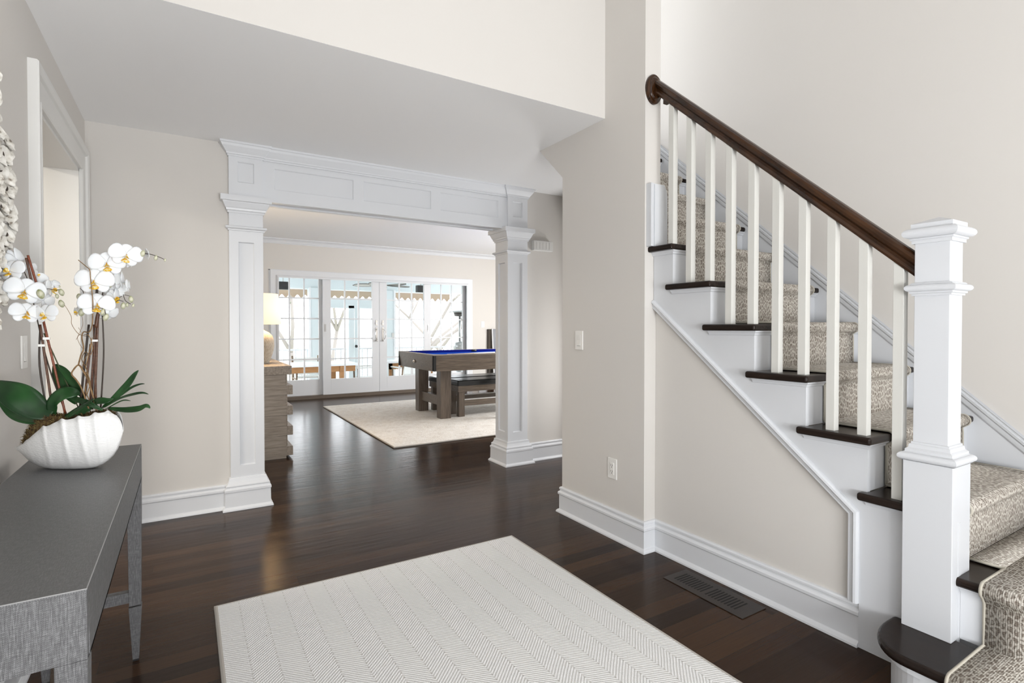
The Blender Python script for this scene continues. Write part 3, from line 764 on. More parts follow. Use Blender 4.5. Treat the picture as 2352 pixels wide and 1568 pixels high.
# handrail
sl = math.atan(.893); RP_ = []
prof = [(-.028, -.019), (-.028, .019), (-.020, .021), (-.012, .016), (-.002, .017), (.006, .026), (.016, .029), (.026, .025), (.033, .014), (.035, 0), (.033, -.014), (.026, -.025), (.016, -.029), (.006, -.026), (-.002, -.018), (-.012, -.017), (-.020, -.022)]
prof = prof+[prof[0]]
yA, yBb = .805, 2.050; off = .028/math.cos(sl)
b = MB().use('rail_wood'); b.sweep([(XR, yA, zrb(yA)+off), (XR, yBb, zrb(yBb)+off)], (1, 0, 0), prof, side=1, smooth=False)
hr = b.build('handrail', rl)
b = MB().use('rail_wood'); zc = 2.482; rows = []
for r_, yy in ((1.0, 2.065), (1.0, 2.052), (.95, 2.046), (.80, 2.044), (.74, 2.040), (.66, 2.037), (0.02, 2.036)):
    rows.append([(2.150+.056*r_*math.cos(2*PI*k/32), yy, zc+.079*r_*math.sin(2*PI*k/32)) for k in range(32)])
b.grid(rows, cv=True, smooth=False); b.build('rosette', hr, .002)
b = MB().use('rail_wood'); b.box(XR-.014, XR+.014, 1.965, 1.992, zrb(1.975)-.010, zrb(1.975)+.02); b.build('rail_fillet', hr)

# ================================================================== wall plates, chime, floor register
def rocker(name, label, cx, cy, cz, face, w=.074, h=.118, outlet=False):
    """decora style plate; face = 'X-','X+','Y-' """
    t = thing(name, label, 'power outlet' if outlet else 'light switch', (cx, cy, cz))
    rot = {'X-': Matrix.Rotation(R(-90), 4, 'Z'), 'X+': Matrix.Rotation(R(90), 4, 'Z'), 'Y-': Matrix.Identity(4)}[face]
    M = Matrix.Translation((cx, cy, cz)) @ rot
    def part(nm, mt, boxes, bev=0.):
        b = MB().use(mt); b.M = M
        for q in boxes: b.box(*q)
        return b.build(nm, t, bev)
    part('cover_plate', 'plate_white', [(-w/2, w/2, -.006, 0, -h/2, h/2)], .002)
    if outlet:
        part('receptacle', 'plate_white', [(-.017, .017, -.0085, -.005, -.034, .034)], .001)
        part('socket_slots', 'slot_dark', [(sx-.0012, sx+.0012, -.0090, -.0080, zc+.003, zc+.012) for zc in (-.022, .012) for sx in (-.0065, .0065)]+[(-.0025, .0025, -.0090, -.0080, zc-.006, zc-.001) for zc in (-.022, .012)])
    else:
        b = MB().use('plate_white'); b.M = M
        b.prism([(-.0065, -.033), (-.010, -.033), (-.0068, 0), (-.0085, .033), (-.0065, .033)], 'X', -.0165, .0165); b.build('rocker', t)
        part('rocker_gap', 'slot_dark', [(-.0168, .0168, -.0066, -.0060, -.0352, -.0335)])
    return t
rocker('light_switch', 'white light switch at hand height on the stair wall', XA, 2.618, 1.127, 'X-')
rocker('wall_outlet', 'white power outlet low on the stair wall', XA, 2.311, .395, 'X-', outlet=True)
rocker('light_switch', 'white light switch behind the left orchids on the left wall', XL, 2.55, 1.12, 'X+')
rocker('light_switch', 'small white light switch on the far wall right of the glass doors', 5.062, FY, 1.26, 'Y-')
ch = thing('door_chime', 'cream door chime box high on the wall beside the right column', 'door chime', (2.755, YB, 1.937))
b = MB().use('wall_paint'); b.mats = []; b.use('warm_trim_paint'); b.box(2.655, 2.862, YB-.045, YB, 1.895, 1.985); b.build('chime_box', ch, .004)
b = MB().use('warm_trim_paint')
for k in range(5): b.box(2.68+.035*k, 2.69+.035*k, YB-.047, YB-.044, 1.91, 1.97)
b.build('sound_slits', ch)
vt = thing('floor_register', 'dark wooden floor register with two rows of slots by the stair panel', 'floor vent', (2.02, 1.56, 0))
b = MB().use('vent_wood'); vx0, vx1, vy0, vy1 = 1.955, 2.118, 1.37, 1.80
b.box(vx0, vx1, vy0, vy1, .0, .0035); b.build('frame', vt, .001)
b = MB().use('vent_dark')
for k in range(20):
    y = 1.432+.0165*k+(.012 if k > 9 else 0); b.box(1.992, 2.082, y, y+.0075, .0030, .0040)
b.build('slots', vt)

# ================================================================== foyer rug
rg = thing('herringbone_rug', 'cream flat-woven rug with a herringbone weave in the foyer', 'rug', (.845, 1.2, 0))
b = MB().use('cream_herringbone_wool'); b.box(.100, 1.588, -.1, 2.602, .003, .013); b.build('woven_field', rg, .003, loc=(.1, -.1, 0))
b = MB().use('rug_binding'); b.sweep([(.098, -.102, 0), (1.590, -.102, 0), (1.590, 2.604, 0), (.098, 2.604, 0)], (0, 0, 1), [(0, .0005), (.0035, .001), (.0045, .006), (.003, .011), (-.004, .0142), (-.010, .0135)], closed=True, side=-1)
b.build('binding', rg)

# ================================================================== console table
ct = thing('console_table', 'narrow console table wrapped in woven grey grasscloth against the left wall', 'console table', (-.29, 1.75, 0))
tx0, tx1, ty0, ty1 = -.435, -.142, 1.108, 2.378; tz = .780; ab = .662
b = MB().use('dark_grey_grasscloth'); b.box(tx0, tx1, ty0, ty1, tz-.004, tz); b.build('table_top', ct)
b = MB().use('grey_grasscloth'); th = .02
b.box(tx0, tx1, ty0, ty0+th, ab, tz-.004); b.box(tx0, tx1, ty1-th, ty1, ab, tz-.004); b.box(tx0, tx0+th, ty0+th, ty1-th, ab, tz-.004); b.box(tx1-th, tx1, ty0+th, ty1-th, ab, tz-.004)
b.build('apron', ct, .0012)
b = MB().use('grey_edge'); 
b.sweep([(tx0, ty0, tz), (tx1, ty0, tz), (tx1, ty1, tz), (tx0, ty1, tz)], (0, 0, 1), [(.0003, -.0012), (.0006, -.0003), (-.0002, .0004), (-.0012, .0003)], closed=True, side=-1); b.build('top_edge', ct)
L = .043
for lx, sx in ((tx0, 1), (tx1-L, -1)):
    for ly, sy in ((ty0, 1), (ty1-L, -1)):
        b = MB().use('grey_grasscloth'); cx, cy = lx+L/2, ly+L/2
        b.taper(cx-.018, cx+.018, cy-.018, cy+.018, .205, ab, lx, lx+L, ly, ly+L)
        b.taper(cx-.0095, cx+.0095, cy-.0095, cy+.0095, .006, .200, cx-.0195, cx+.0195, cy-.0195, cy+.0195)
        lg = b.build('leg', ct, .001)
        b = MB().use('black_plastic'); b.box(cx-.009, cx+.009, cy-.009, cy+.009, 0, .006); b.build('foot_pad', lg)
for ly in (ty0+.006, ty1-L+.006):
    b = MB().use('grey_grasscloth'); b.box(tx0+L-.005, tx1-L+.005, ly, ly+.030, .217, .255); b.build('stretcher', ct, .001)
b = MB().use('grey_grasscloth'); b.box((tx0+tx1)/2-.016, (tx0+tx1)/2+.016, ty0+.036, ty1-.036, .219, .253); b.build('long_stretcher', ct, .001)

# ================================================================== orchids in the shell planter
Fv = Vector((math.sin(YAW), math.cos(YAW), 0)); Rv = Vector((math.cos(YAW), -math.sin(YAW), 0))
OD = 1.62                                 # distance of the planter plane in front of the camera
def W(px, py, dep=0.):
    """point of the planter's own upright plane; dep metres further back"""
    D = OD+dep
    a = (px-1176)/F_PX; u = -(py-767.94)/F_PX
    fw = math.cos(PITCH)-u*math.sin(PITCH); up = math.sin(PITCH)+u*math.cos(PITCH)
    s_ = D/fw
    p = Fv*D+Rv*(a*s_); return Vector((p.x, p.y, CAM_H+up*s_))
C0 = W(160, 1000); 
PC = W(160, 1077); PC.z = tz
pl = thing('shell_planter', 'glossy white ceramic planter shaped like a ribbed sea shell on the console table', 'planter', (PC.x, PC.y, tz))
S = [(37, 1027, 1033), (44, 1024, 1037), (54, 1018, 1046), (64, 1009, 1056), (76, 998, 1064), (88, 988, 1070), (100, 981, 1074), (114, 976, 1077), (128, 969, 1078.5), (142, 965, 1079), (158, 963, 1079), (174, 960, 1079), (190, 957, 1078), (206, 955, 1076), (220, 950, 1073), (234, 947, 1067), (247, 946, 1058), (258, 949, 1047), (268, 954, 1033), (275, 962, 1017), (280, 973, 1001), (282, 984, 992)]
def interp(xs, f):
    for i in range(len(S)-1):
        if S[i][0] <= xs <= S[i+1][0]:
            q = (xs-S[i][0])/(S[i+1][0]-S[i][0]); return lerp(S[i][f], S[i+1][f], q)
    return S[-1][f]
ridges = [58, 98, 141, 180, 217, 249]
def shell(inner=False):
    rows = []; NU, NT = 150, 40
    for i in range(NU+1):
        u = i/NU; xs = lerp(37, 282, (1-math.cos(PI*u))/2*.5+u*.5)
        zr, zb = interp(xs, 1), interp(xs, 2)
        e = (xs-37)/245; wd = .080*max(.02, math.sin(PI*min(1, max(0, e**.80))))**.78
        if inner: wd *= .88; zb -= 7
        row = []
        for j in range(NT+1):
            th = PI*j/NT; cy = -math.cos(th); sy = math.sin(th)
            sh = 34*sy**1.2*min(1, max(0, (262-xs)/60))
            bump_ = 0.
            for r_ in ridges:
                d_ = (xs-sh*(.4+.6*(r_/249))-r_)/(5.2 if xs < 110 else 6.5); bump_ += math.exp(-d_*d_)
            bump_ = min(1., bump_)*min(1, e*6)*min(1, (1-e)*8)
            zz = zr+(zb-zr)*(sy**.72)
            yy = wd*math.copysign(abs(cy)**.85, cy)*(1+(.055*bump_ if not inner else 0))
            zz += (-4.5*bump_*(1-sy)+3.0*bump_*sy*(1-sy) if not inner else 0)
            base = W(xs, zz, yy) if yy < 0 else W(xs, zz)+Fv*yy
            base.z = max(base.z, tz+.0015 if not inner else tz+.008)
            row.append(base)
        rows.append(row)
    return rows
b = MB().use('white_glaze'); A = shell(); B = shell(True)
b.grid(A, smooth=True); b.grid(B, smooth=True)
for i in range(len(A)-1):
    for j in (0, len(A[0])-1): b.poly((A[i][j], A[i+1][j], B[i+1][j], B[i][j]), True)
for r_ in (0, len(A)-1):
    for j in range(len(A[0])-1): b.poly((A[r_][j], A[r_][j+1], B[r_][j+1], B[r_][j]), True)
b.build('shell_body', pl)
# moss
b = MB().use('moss')
def mossp(e, v):
    xs = lerp(52, 266, e); zr = interp(xs, 1); wd = .066*max(.04, math.sin(PI*e**.85))**.7
    top = zr+6-(34*math.exp(-((e-.17)/.15)**2)+13*math.sin(PI*min(1, e))**.5)*max(0, 1-v*v)**.5
    return W(xs, top, wd*v) if v < 0 else W(xs, top)+Fv*(wd*v)
rows = []
for i in range(33):
    e = i/32; rows.append([mossp(e, -1+2*j/14)+Vector((0, 0, mnoise.noise(Vector((e*14, j*.45, 1)))*.007)) for j in range(15)])
b.grid(rows, smooth=True)
rnd = random.Random(3)
for k in range(2600):
    e = rnd.random()
    if rnd.random() < .6: e *= .45
    v = rnd.uniform(-1, 1)
    p = mossp(e, v); d = Vector((rnd.uniform(-1, 1), rnd.uniform(-1, 1), rnd.uniform(-.1, 1))).normalized(); l_ = rnd.uniform(.006, .016)
    sd = d.cross(Vector((rnd.uniform(-1, 1), rnd.uniform(-1, 1), .3))).normalized()*.0007
    m_ = p+d*l_*.55+Vector((0, 0, .002)); e_ = p+d*l_-Vector((0, 0, .002)); b.poly((p-sd, p+sd, m_+sd, m_-sd)); b.poly((m_-sd, m_+sd, e_))
tag(b.build('moss', None, loc=(PC.x, PC.y, tz+.06), fix=False), 'brown moss heaped inside the white shell planter', 'moss', kind='stuff')

def petal_mesh(b, M, L, Wd, cup=.25, curl=.0, n=7, m=6, tip=1.):
    """rounded petal growing along local +Y from the origin"""
    rows = []
    for i in range(n+1):
        an = PI*(.06+.94*i/n); t_ = (1-math.cos(an))/2; y = L*t_
        w_ = Wd*max(.02, math.sin(an))*(.45+.62*t_)*1.12
        row = []
        for j in range(m+1):
            s_ = -1+2*j/m; z = -cup*Wd*(s_*s_)*.5 + curl*L*(t_*t_) + .05*L*math.sin(PI*t_)
            row.append(M @ Vector((s_*w_, y, z)))
        rows.append(row)
    b.grid(rows, smooth=True)
def face_mat(c, nrm, roll, s=1.):
    n = Vector(nrm).normalized(); up = Vector((0, 0, 1)); x = up.cross(n).normalized(); y = n.cross(x)
    M = Matrix((x, y, n)).transposed().to_4x4(); return Matrix.Translation(c) @ M @ Matrix.Rotation(roll, 4, 'Z') @ Matrix.Scale(s, 4)
def flower(par, px, py, rpx, dep=0., yawd=0., pitd=0., roll=0., lip=True):
    c = W(px, py, dep); r = rpx*.89*(OD+dep)/F_PX
    vdir = (Vector((0, 0, CAM_H))-c); vdir.z *= .3; vdir.normalize()
    n = Matrix.Rotation(R(yawd), 3, 'Z') @ vdir; n.z += math.tan(R(pitd)); n.normalize()
    M = face_mat(c, n, roll)
    b = MB().use('orchid_petal')
    # three sepals behind, two broad petals in front
    for a, l_, w_, z in ((0, .86, .40, -.06), (125, .80, .36, -.08), (-125, .80, .36, -.08)):
        petal_mesh(b, M @ Matrix.Translation((0, 0, z*r)) @ Matrix.Rotation(R(a), 4, 'Z'), r*l_, r*w_, .22, -.10, 8, 6)
    for a in (72, -72):
        petal_mesh(b, M @ Matrix.Translation((0, .06*r, .02*r)) @ Matrix.Rotation(R(a), 4, 'Z'), r*1.04, r*.60, .16, -.10, 10, 8)
    o = b.build('flower', par, loc=c, fix=False, solid=.0006)
    if lip:
        b = MB().use('orchid_lip')
        for sx in (-1, 1):
            petal_mesh(b, M @ Matrix.Translation((sx*.03*r, -.08*r, .05*r)) @ Matrix.Rotation(R(sx*62), 4, 'Z') @ Matrix.Rotation(R(-58), 4, 'X').inverted(), r*.42, r*.22, .5, .5, 5, 4)
        petal_mesh(b, M @ Matrix.Translation((0, -.10*r, .04*r)) @ Matrix.Rotation(R(180), 4, 'Z') @ Matrix.Rotation(R(32), 4, 'X'), r*.50, r*.27, .6, .30, 6, 4)
        b.use('orchid_lip_white'); cc = M @ Vector((0, .02*r, .10*r)); b.M = Matrix.Translation(cc)
        b.lathe([(0.0001, .05*r), (.05*r, .03*r), (.065*r, 0), (.05*r, -.04*r), (.0001, -.06*r)], seg=10)
        b.build('lip', o, loc=c, fix=False)
    return o
def bud(par, px, py, rpx, dep=0., tilt=(0, 0, -1)):
    c = W(px, py, dep); r = rpx*.80*(OD+dep)/F_PX; d = Vector((tilt[0]+.35*math.sin(px*1.7), .2, tilt[2])).normalized(); x = d.orthogonal().normalized(); y = d.cross(x)
    b = MB().use('bud_green'); M = Matrix((x, y, d)).transposed().to_4x4(); b.M = Matrix.Translation(c) @ M
    b.M = b.M @ Matrix.Diagonal((.92, .92, 1.22, 1)); b.lathe([(.0001, -1.15*r), (.35*r, -1.05*r), (.75*r, -.65*r), (.95*r, -.1*r), (.92*r, .35*r), (.65*r, .85*r), (.3*r, 1.12*r), (.0001, 1.2*r)], seg=12)
    return b.build('bud', par, loc=c)
def stem(par, pts, r0, r1=None, m='stem_green', name='stem', seg=7):
    P = [W(*p) if len(p) == 3 else W(p[0], p[1]) for p in pts]
    # catmull-rom smoothing
    Q = []
    for i in range(len(P)-1):
        p0, p1, p2, p3 = P[max(0, i-1)], P[i], P[i+1], P[min(len(P)-1, i+2)]
        for k in range(5):
            t_ = k/5; Q.append(.5*((2*p1)+(-p0+p2)*t_+(2*p0-5*p1+4*p2-p3)*t_*t_+(-p0+3*p1-3*p2+p3)*t_**3))
    Q.append(P[-1]); r1 = r0 if r1 is None else r1
    b = MB().use(m); b.tube(Q, [lerp(r0, r1, i/(len(Q)-1)) for i in range(len(Q))], seg)
    return b.build(name, par)
def leaf(par, pts, wpx, face=None, fold=.25, blunt=.5, name='leaf'):
    """pts = mid-rib (px,py,dep); wpx = half width in px; face = direction the blade faces"""
    P = [W(*p) for p in pts]; Q = []
    for i in range(len(P)-1):
        p0, p1, p2, p3 = P[max(0, i-1)], P[i], P[i+1], P[min(len(P)-1, i+2)]
        for k in range(6):
            t_ = k/6; Q.append(.5*((2*p1)+(-p0+p2)*t_+(2*p0-5*p1+4*p2-p3)*t_*t_+(-p0+3*p1-3*p2+p3)*t_**3))
    Q.append(P[-1]); n = len(Q); w_ = wpx*OD/F_PX; rows = []
    fc = Vector(face).normalized() if face else -Fv
    for i, p in enumerate(Q):
        t_ = i/(n-1); d = (Q[min(i+1, n-1)]-Q[max(i-1, 0)]).normalized(); sd = d.cross(fc).normalized(); nn = sd.cross(d)
        ww = w_*max(.03, (math.sin(PI*min(1, .10+t_*.90))**blunt)*(.62+.38*math.sin(PI*min(1, t_*1.1))))
        if i == n-1: ww = w_*.05
        rows.append([p+sd*ww*s_+nn*(abs(s_)**1.5)*ww*fold for s_ in (-1, -.66, -.33, 0, .33, .66, 1)])
    b = MB().use('orchid_leaf'); b.grid(rows, smooth=True)
    return b.build(name, par, solid=.0016, fix=False)
# --- right-hand orchid
o2 = thing('orchid_plant', 'white moth orchid at the right end of the shell planter, flowers below the doorway corner', 'orchid', W(235, 930))
o1 = thing('orchid_plant', 'white moth orchid at the left end of the shell planter with red-brown stakes', 'orchid', W(115, 950))
flower(o2, 289, 588, 37, -.03, 8, 0, R(-8)); flower(o2, 246, 608, 39, -.045, -4, 4, R(6)); flower(o2, 217, 648, 41, -.065, -8, 2, R(2)); flower(o2, 222, 702, 39, -.055, 6, 8, R(-4))
flower(o2, 278, 645, 30, .035, 70, 5, R(10), False); flower(o2, 296, 658, 22, .045, 80, 5, 0, False); flower(o2, 262, 684, 27, .03, 60, -5, R(25)); flower(o2, 247, 722, 27, .02, 35, -30, R(-10), False); flower(o2, 178, 716, 17, .0, -60, 0, R(12)); flower(o2, 340, 585, 18, .01, 100, 10, R(20), False)
flower(o2, 268, 668, 26, .05, 25, 10, R(15), False); flower(o2, 240, 690, 28, .03, -20, 0, R(30), False); flower(o2, 200, 690, 24, .02, -30, 0, R(-20), False); flower(o2, 302, 606, 17, .03, 60, -20, R(10), False)
for q in ((328, 582, 7, 0), (358, 592, 5.5, 0), (379, 597, 3.2, 0), (301, 687, 7, .02), (283, 702, 7, .02), (292, 700, 4.5, .03), (306, 701, 4, .02), (181, 681, 6.5, -.01), (188, 716, 9, -.05), (210, 716, 6, -.045), (236, 716, 7, -.055), (243, 728, 8, -.05), (253, 655, 5, .02)): bud(o2, *q)
stem(o2, [(231, 940, .01), (238, 820, .0), (236, 740, -.01), (233, 700, -.015), (240, 655, -.01), (262, 612, .0), (300, 583, .01), (340, 583, .0), (365, 590, 0), (378, 596, 0)], .0022, .0008, 'stem_dark')
stem(o2, [(212, 940, .0), (216, 800, -.01), (220, 730, -.015), (235, 700, 0), (260, 690, .03), (280, 680, .03)], .002, .0009, 'stem_dark')
stem(o2, [(259, 703, .02), (270, 690, .02), (283, 692, .02)], .0009, m='stem_dark'); stem(o2, [(283, 676, .02), (288, 690, .02), (300, 698, .02)], .0009, m='stem_dark'); stem(o2, [(286, 677, .02), (298, 680, .02), (303, 685, .02)], .0008, m='stem_dark')
stem(o2, [(184, 662, -.01), (191, 669, -.01), (191, 676, -.01), (184, 679, -.01)], .0009, m='stem_dark'); stem(o2, [(190, 707, -.05), (205, 710, -.05), (236, 708, -.055), (243, 722, -.055)], .0009, m='stem_dark')
for x0, y0, x1, y1, mt in ((221, 735, 206, 938, 'stake_brown'), (216, 745, 221, 940, 'stake_brown'), (225, 730, 217, 938, 'stake_brown'), (204, 745, 183, 940, 'stem_dark'), (208, 790, 192, 940, 'stake_brown')):
    stem(o2, [(x0, y0, -.01), ((x0+x1)/2, (y0+y1)/2, -.012), (x1, y1, .0)], .0030, m=mt, name='stake')
stem(o2, [(223, 662, .0), (222, 678, -.0)], .0035, m='stem_dark', name='stake'); stem(o2, [(226, 716, -.02), (220, 752, -.02)], .0045, m='stake_brown', name='stake')
b = MB().use('clip_white'); 
for q in ((217, 782, -.02),): b.M = Matrix.Translation(W(*q)); b.box(-.008, .008, -.006, .006, -.003, .003)
b.build('stem_clip', o2)
leaf(o2, [(236, 935, -.01), (265, 912, -.015), (292, 885, -.01), (310, 860, -.01), (318, 850, -.01)], 8, (-.3, -1, .5), .3, .7)
leaf(o2, [(232, 938, .0), (268, 915, -.0), (300, 892, .01), (320, 883, .015), (332, 881, .015)], 4.5, (-.3, -.6, 1), .3, .7)
leaf(o2, [(240, 935, .0), (275, 915, .01), (308, 905, .01), (328, 902, .015), (341, 905, .015)], 4.5, (-.3, -.6, 1), .2, .7)
leaf(o2, [(245, 938, .02), (280, 920, .03), (300, 920, .03)], 2, (-.3, -.6, 1), .2, .7)
leaf(o2, [(250, 937, -.01), (285, 941, -.02), (318, 939, -.02), (336, 932, -.02), (345, 937, -.02)], 8.5, (-.3, -.8, .9), .15, .6)
leaf(o2, [(205, 940, -.02), (222, 922, -.03), (245, 920, -.03), (262, 915, -.02)], 8, (-.3, -1, .6), .2, .6)
leaf(o2, [(236, 942, -.03), (200, 925, -.04), (172, 915, -.02), (160, 900, -.01)], 7, (-.3, -.8, .9), .2, .6)
# --- left-hand orchid
flower(o1, 56, 670, 42, -.05, 2, 2, R(-14)); flower(o1, 60, 720, 34, -.06, 12, 10, R(-8)); flower(o1, 103, 722, 30, -.04, -35, 4, R(8)); flower(o1, 22, 622, 34, -.06, -38, 10, R(6)); flower(o1, 40, 597, 34, .0, 55, 16, R(30), False); flower(o1, 8, 606, 36, .0, -20, 20, R(-40), False); flower(o1, 20, 658, 24, .02, -20, 0, R(20), False)
flower(o1, 90, 650, 26, .04, 20, 0, R(40), False); flower(o1, 30, 645, 26, .04, -10, 10, R(15), False); flower(o1, 100, 690, 26, .03, 30, -10, R(-30), False); flower(o1, 118, 664, 26, .04, 70, 0, R(-10)); flower(o1, 85, 630, 13, .03, 80, 0, 0); flower(o1, 122, 652, 17, .05, 20, 40, R(15), False); flower(o1, 62, 618, 22, .03, 30, -20, 0, False)
for q in ((93, 675, 10, -.03), (141, 671, 7.5, .0), (131, 680, 5, .01), (141, 697, 8, .0), (137, 658, 2.5, .02)): bud(o1, *q)
stem(o1, [(152, 950, 0), (118, 860, .0), (98, 790, .0), (88, 745, .0), (78, 700, .0), (66, 650, .01), (50, 610, .01)], .0022, .001, 'stem_dark')
stem(o1, [(92, 667, .0), (110, 663, .0), (128, 666, .0), (140, 664, .0)], .0010, m='stem_dark'); stem(o1, [(8, 652, -.02), (20, 660, -.02), (34, 654, -.02)], .0011, m='stem_dark'); stem(o1, [(20, 660, -.02), (22, 670, -.02)], .0011, m='stem_dark')
stem(o1, [(0, 597, -.03), (12, 601, -.03)], .0013, m='stem_dark'); stem(o1, [(86, 720, -.0), (78, 706, .0)], .0018, m='stem_dark')
for x0, y0, x1, y1, mt in ((64, 586, 88, 665, 'stake_red'), (60, 592, 73, 648, 'stake_brown'), (100, 738, 150, 950, 'stake_red'), (92, 745, 122, 950, 'stake_brown')):
    stem(o1, [(x0, y0, -.02), ((x0+x1)/2, (y0+y1)/2, -.015), (x1, y1, -.01)], .0032, m=mt, name='stake')
stem(o1, [(93, 745, -.01), (91, 840, -.01), (110, 955, -.01)], .0026, m='stem_dark', name='stake'); stem(o1, [(101, 765, .0), (135, 840, .01), (182, 940, .02)], .0018, m='stem_green', name='stem')
b = MB().use('clip_white')
for q in ((96, 793, -.02), (107, 777, -.02)): b.M = Matrix.Translation(W(*q)); b.box(-.008, .008, -.005, .005, -.0035, .0035)
b.build('stem_clip', o1)
leaf(o1, [(118, 953, -.03), (85, 940, -.04), (45, 912, -.05), (8, 892, -.05), (-34, 876, -.04)], 30, (-.2, -1, .75), .12, .5)
leaf(o1, [(118, 962, -.02), (75, 962, -.02), (30, 945, -.01), (-10, 905, .0)], 17, (.1, -1, .9), .1, .5)
leaf(o1, [(178, 925, .02), (155, 895, .02), (135, 862, .02), (124, 836, .02)], 17, (-.8, -1, .2), .2, .5)
leaf(o1, [(196, 918, .01), (170, 880, .01), (148, 852, .01), (127, 836, .01)], 10, (-.9, -.6, .6), .2, .5)
leaf(o1, [(121, 958, -.02), (122, 925, -.03), (145, 905, -.03), (172, 902, -.02), (184, 905, -.01)], 17, (-.3, -1, .7), .15, .6)
leaf(o1, [(138, 968, -.05), (165, 952, -.05), (195, 930, -.05), (217, 915, -.05)], 9, (-.3, -.7, 1), .2, .6)
leaf(o1, [(140, 966, -.03), (175, 948, -.03), (205, 935, -.02), (216, 932, -.02)], 11, (-.2, -1, .4), .15, .6)
leaf(o1, [(135, 925, .03), (126, 908, .03), (122, 902, .03)], 5, (-.3, -1, .3), .2, .6)
# --- curly willow
cw = thing('curly_twig', 'tan curly willow twig twisting up beside the right orchid stems', 'twig', W(205, 925))
def stem2(pts, r0, r1): return stem(cw, pts, r0, r1, 'twig', 'twist')
stem2([(222, 942, -.03), (205, 880, -.02), (190, 850, -.035), (180, 838, -.03), (168, 850, -.03), (165, 860, -.03), (176, 873, -.03), (188, 893, -.03), (204, 938, -.03)], .0024, .0020)
stem2([(180, 838, -.03), (186, 815, -.04), (192, 800, -.04), (188, 775, -.035), (192, 762, -.03), (205, 762, -.04), (212, 745, -.05), (213, 715, -.06), (213, 690, -.075), (208, 640, -.085), (206, 620, -.085), (198, 612, -.08), (180, 597, -.07)], .0021, .0011)
stem2([(196, 845, -.04), (200, 830, -.045), (206, 800, -.04), (212, 775, -.04)], .0014, .0010)
stem2([(198, 772, -.0), (180, 766, .0), (165, 745, .0), (164, 728, .0), (156, 712, .0), (148, 700, .0)], .0008, .0006)
stem2([(208, 925, -.02), (196, 895, -.02), (203, 870, -.03), (198, 845, -.02), (188, 825, -.01), (196, 808, -.02), (207, 815, -.03), (213, 800, -.02), (209, 780, -.02), (202, 768, -.03)], .0015, .0010)
stem2([(200, 905, -.04), (207, 880, -.045), (201, 860, -.04), (189, 846, -.03), (196, 822, -.02), (206, 806, -.035), (210, 785, -.04), (203, 770, -.045), (193, 768, -.04)], .0014, .0009)
stem2([(190, 800, .01), (183, 790, .01), (178, 775, .01), (186, 764, .0), (180, 752, .0)], .0006, .0005)
stem2([(175, 780, .0), (182, 765, .0), (190, 745, .0), (188, 722, -.02)], .0006, .0005)

# ================================================================== oyster shell wreath on the left wall
wy, wz, wr = 1.812, 1.585, .413
ow = thing('shell_wreath', 'round wall piece covered in layered oyster shells hanging on the left wall', 'wall decoration', (XL, wy, wz))
b = MB().use('backing'); rows = []
for rr, xx in ((.14, 0), (.14, .018), (wr-.05, .018), (wr-.04, 0)): rows.append([(XL+xx, wy+rr*math.cos(2*PI*k/48), wz+rr*math.sin(2*PI*k/48)) for k in range(48)])
b.grid(rows, cv=True); b.build('backing_ring', ow)
def oyster(b, M, s_):
    rows = []; inn = []
    for i in range(7):
        t_ = i/6; w_ = s_*.42*math.sin(PI*(.08+.90*t_))**.7
        row = []
        for j in range(7):
            q = -1+2*j/6; wob = .05*s_*mnoise.noise(Vector((t_*4, q*3, s_*90)))
            row.append(M @ Vector((q*w_+wob, (t_-.1)*s_, .20*s_*q*q+.10*s_*t_*t_-wob)))
        rows.append(row)
    b.use('oyster_outer'); b.grid(rows, smooth=True)
    b.use('oyster_inner'); c = []
    for k in range(10):
        a = 2*PI*k/10; u_, v_ = .13*s_*math.cos(a), .26*s_+.20*s_*math.sin(a)
        q = u_/(s_*.4); c.append(M @ Vector((u_, v_, .20*s_*q*q+.10*(v_/s_+.1)**2*s_+.0035)))
    b.poly(c)
rnd = random.Random(11); shells = []
for ring in range(7):
    rad = .17+.036*ring; n_ = int(2*PI*rad/.034)
    for k in range(n_):
        a = 2*PI*(k+.5*(ring % 2)+rnd.uniform(-.2, .2))/n_
        shells.append((rad+rnd.uniform(-.01, .01), a))
vis = [q for q in shells if wy+q[0]*math.cos(q[1]) > 2.10]; vis.sort(key=lambda q: -q[0]); vis = vis[:90]
rest = [q for q in shells if q not in vis]
def shellM(rad, a):
    nr = Vector((1, rnd.uniform(-1.1, .2), rnd.uniform(-.25, .35))).normalized()
    y = Vector((.1, .35*math.cos(a)+rnd.uniform(-.35, .35), -1)).normalized(); y = (y-nr*y.dot(nr)).normalized(); x = y.cross(nr)
    M = Matrix((x, y, nr)).transposed().to_4x4()
    return Matrix.Translation((XL+.022+rnd.uniform(0, .016), wy+rad*math.cos(a), wz+rad*math.sin(a))) @ M
for q in vis:
    b = MB(); oyster(b, shellM(*q), rnd.uniform(.044, .060)); b.build('oyster_shell', ow, fix=False, solid=.0012)
b = MB()
for q in rest: oyster(b, shellM(*q), rnd.uniform(.044, .060))
o = b.build('oyster_shells', ow, fix=False); o['kind'] = 'stuff'

# ================================================================== family room
rg2 = thing('family_room_rug', 'thick cream wool rug under the pool table', 'rug', (3.7, 6.7, 0))
b = MB().use('beige_wool'); b.box(1.765, 6.1, 5.135, 8.33, .002, .016); b.build('pile', rg2, .005)
b = MB().use('rug_binding'); b.sweep([(1.763, 5.133, 0), (6.102, 5.133, 0), (6.102, 8.332, 0), (1.763, 8.332, 0)], (0, 0, 1), [(0, .001), (.004, .002), (.006, .008), (.003, .013), (-.003, .015)], closed=True, side=-1); b.build('edge', rg2)

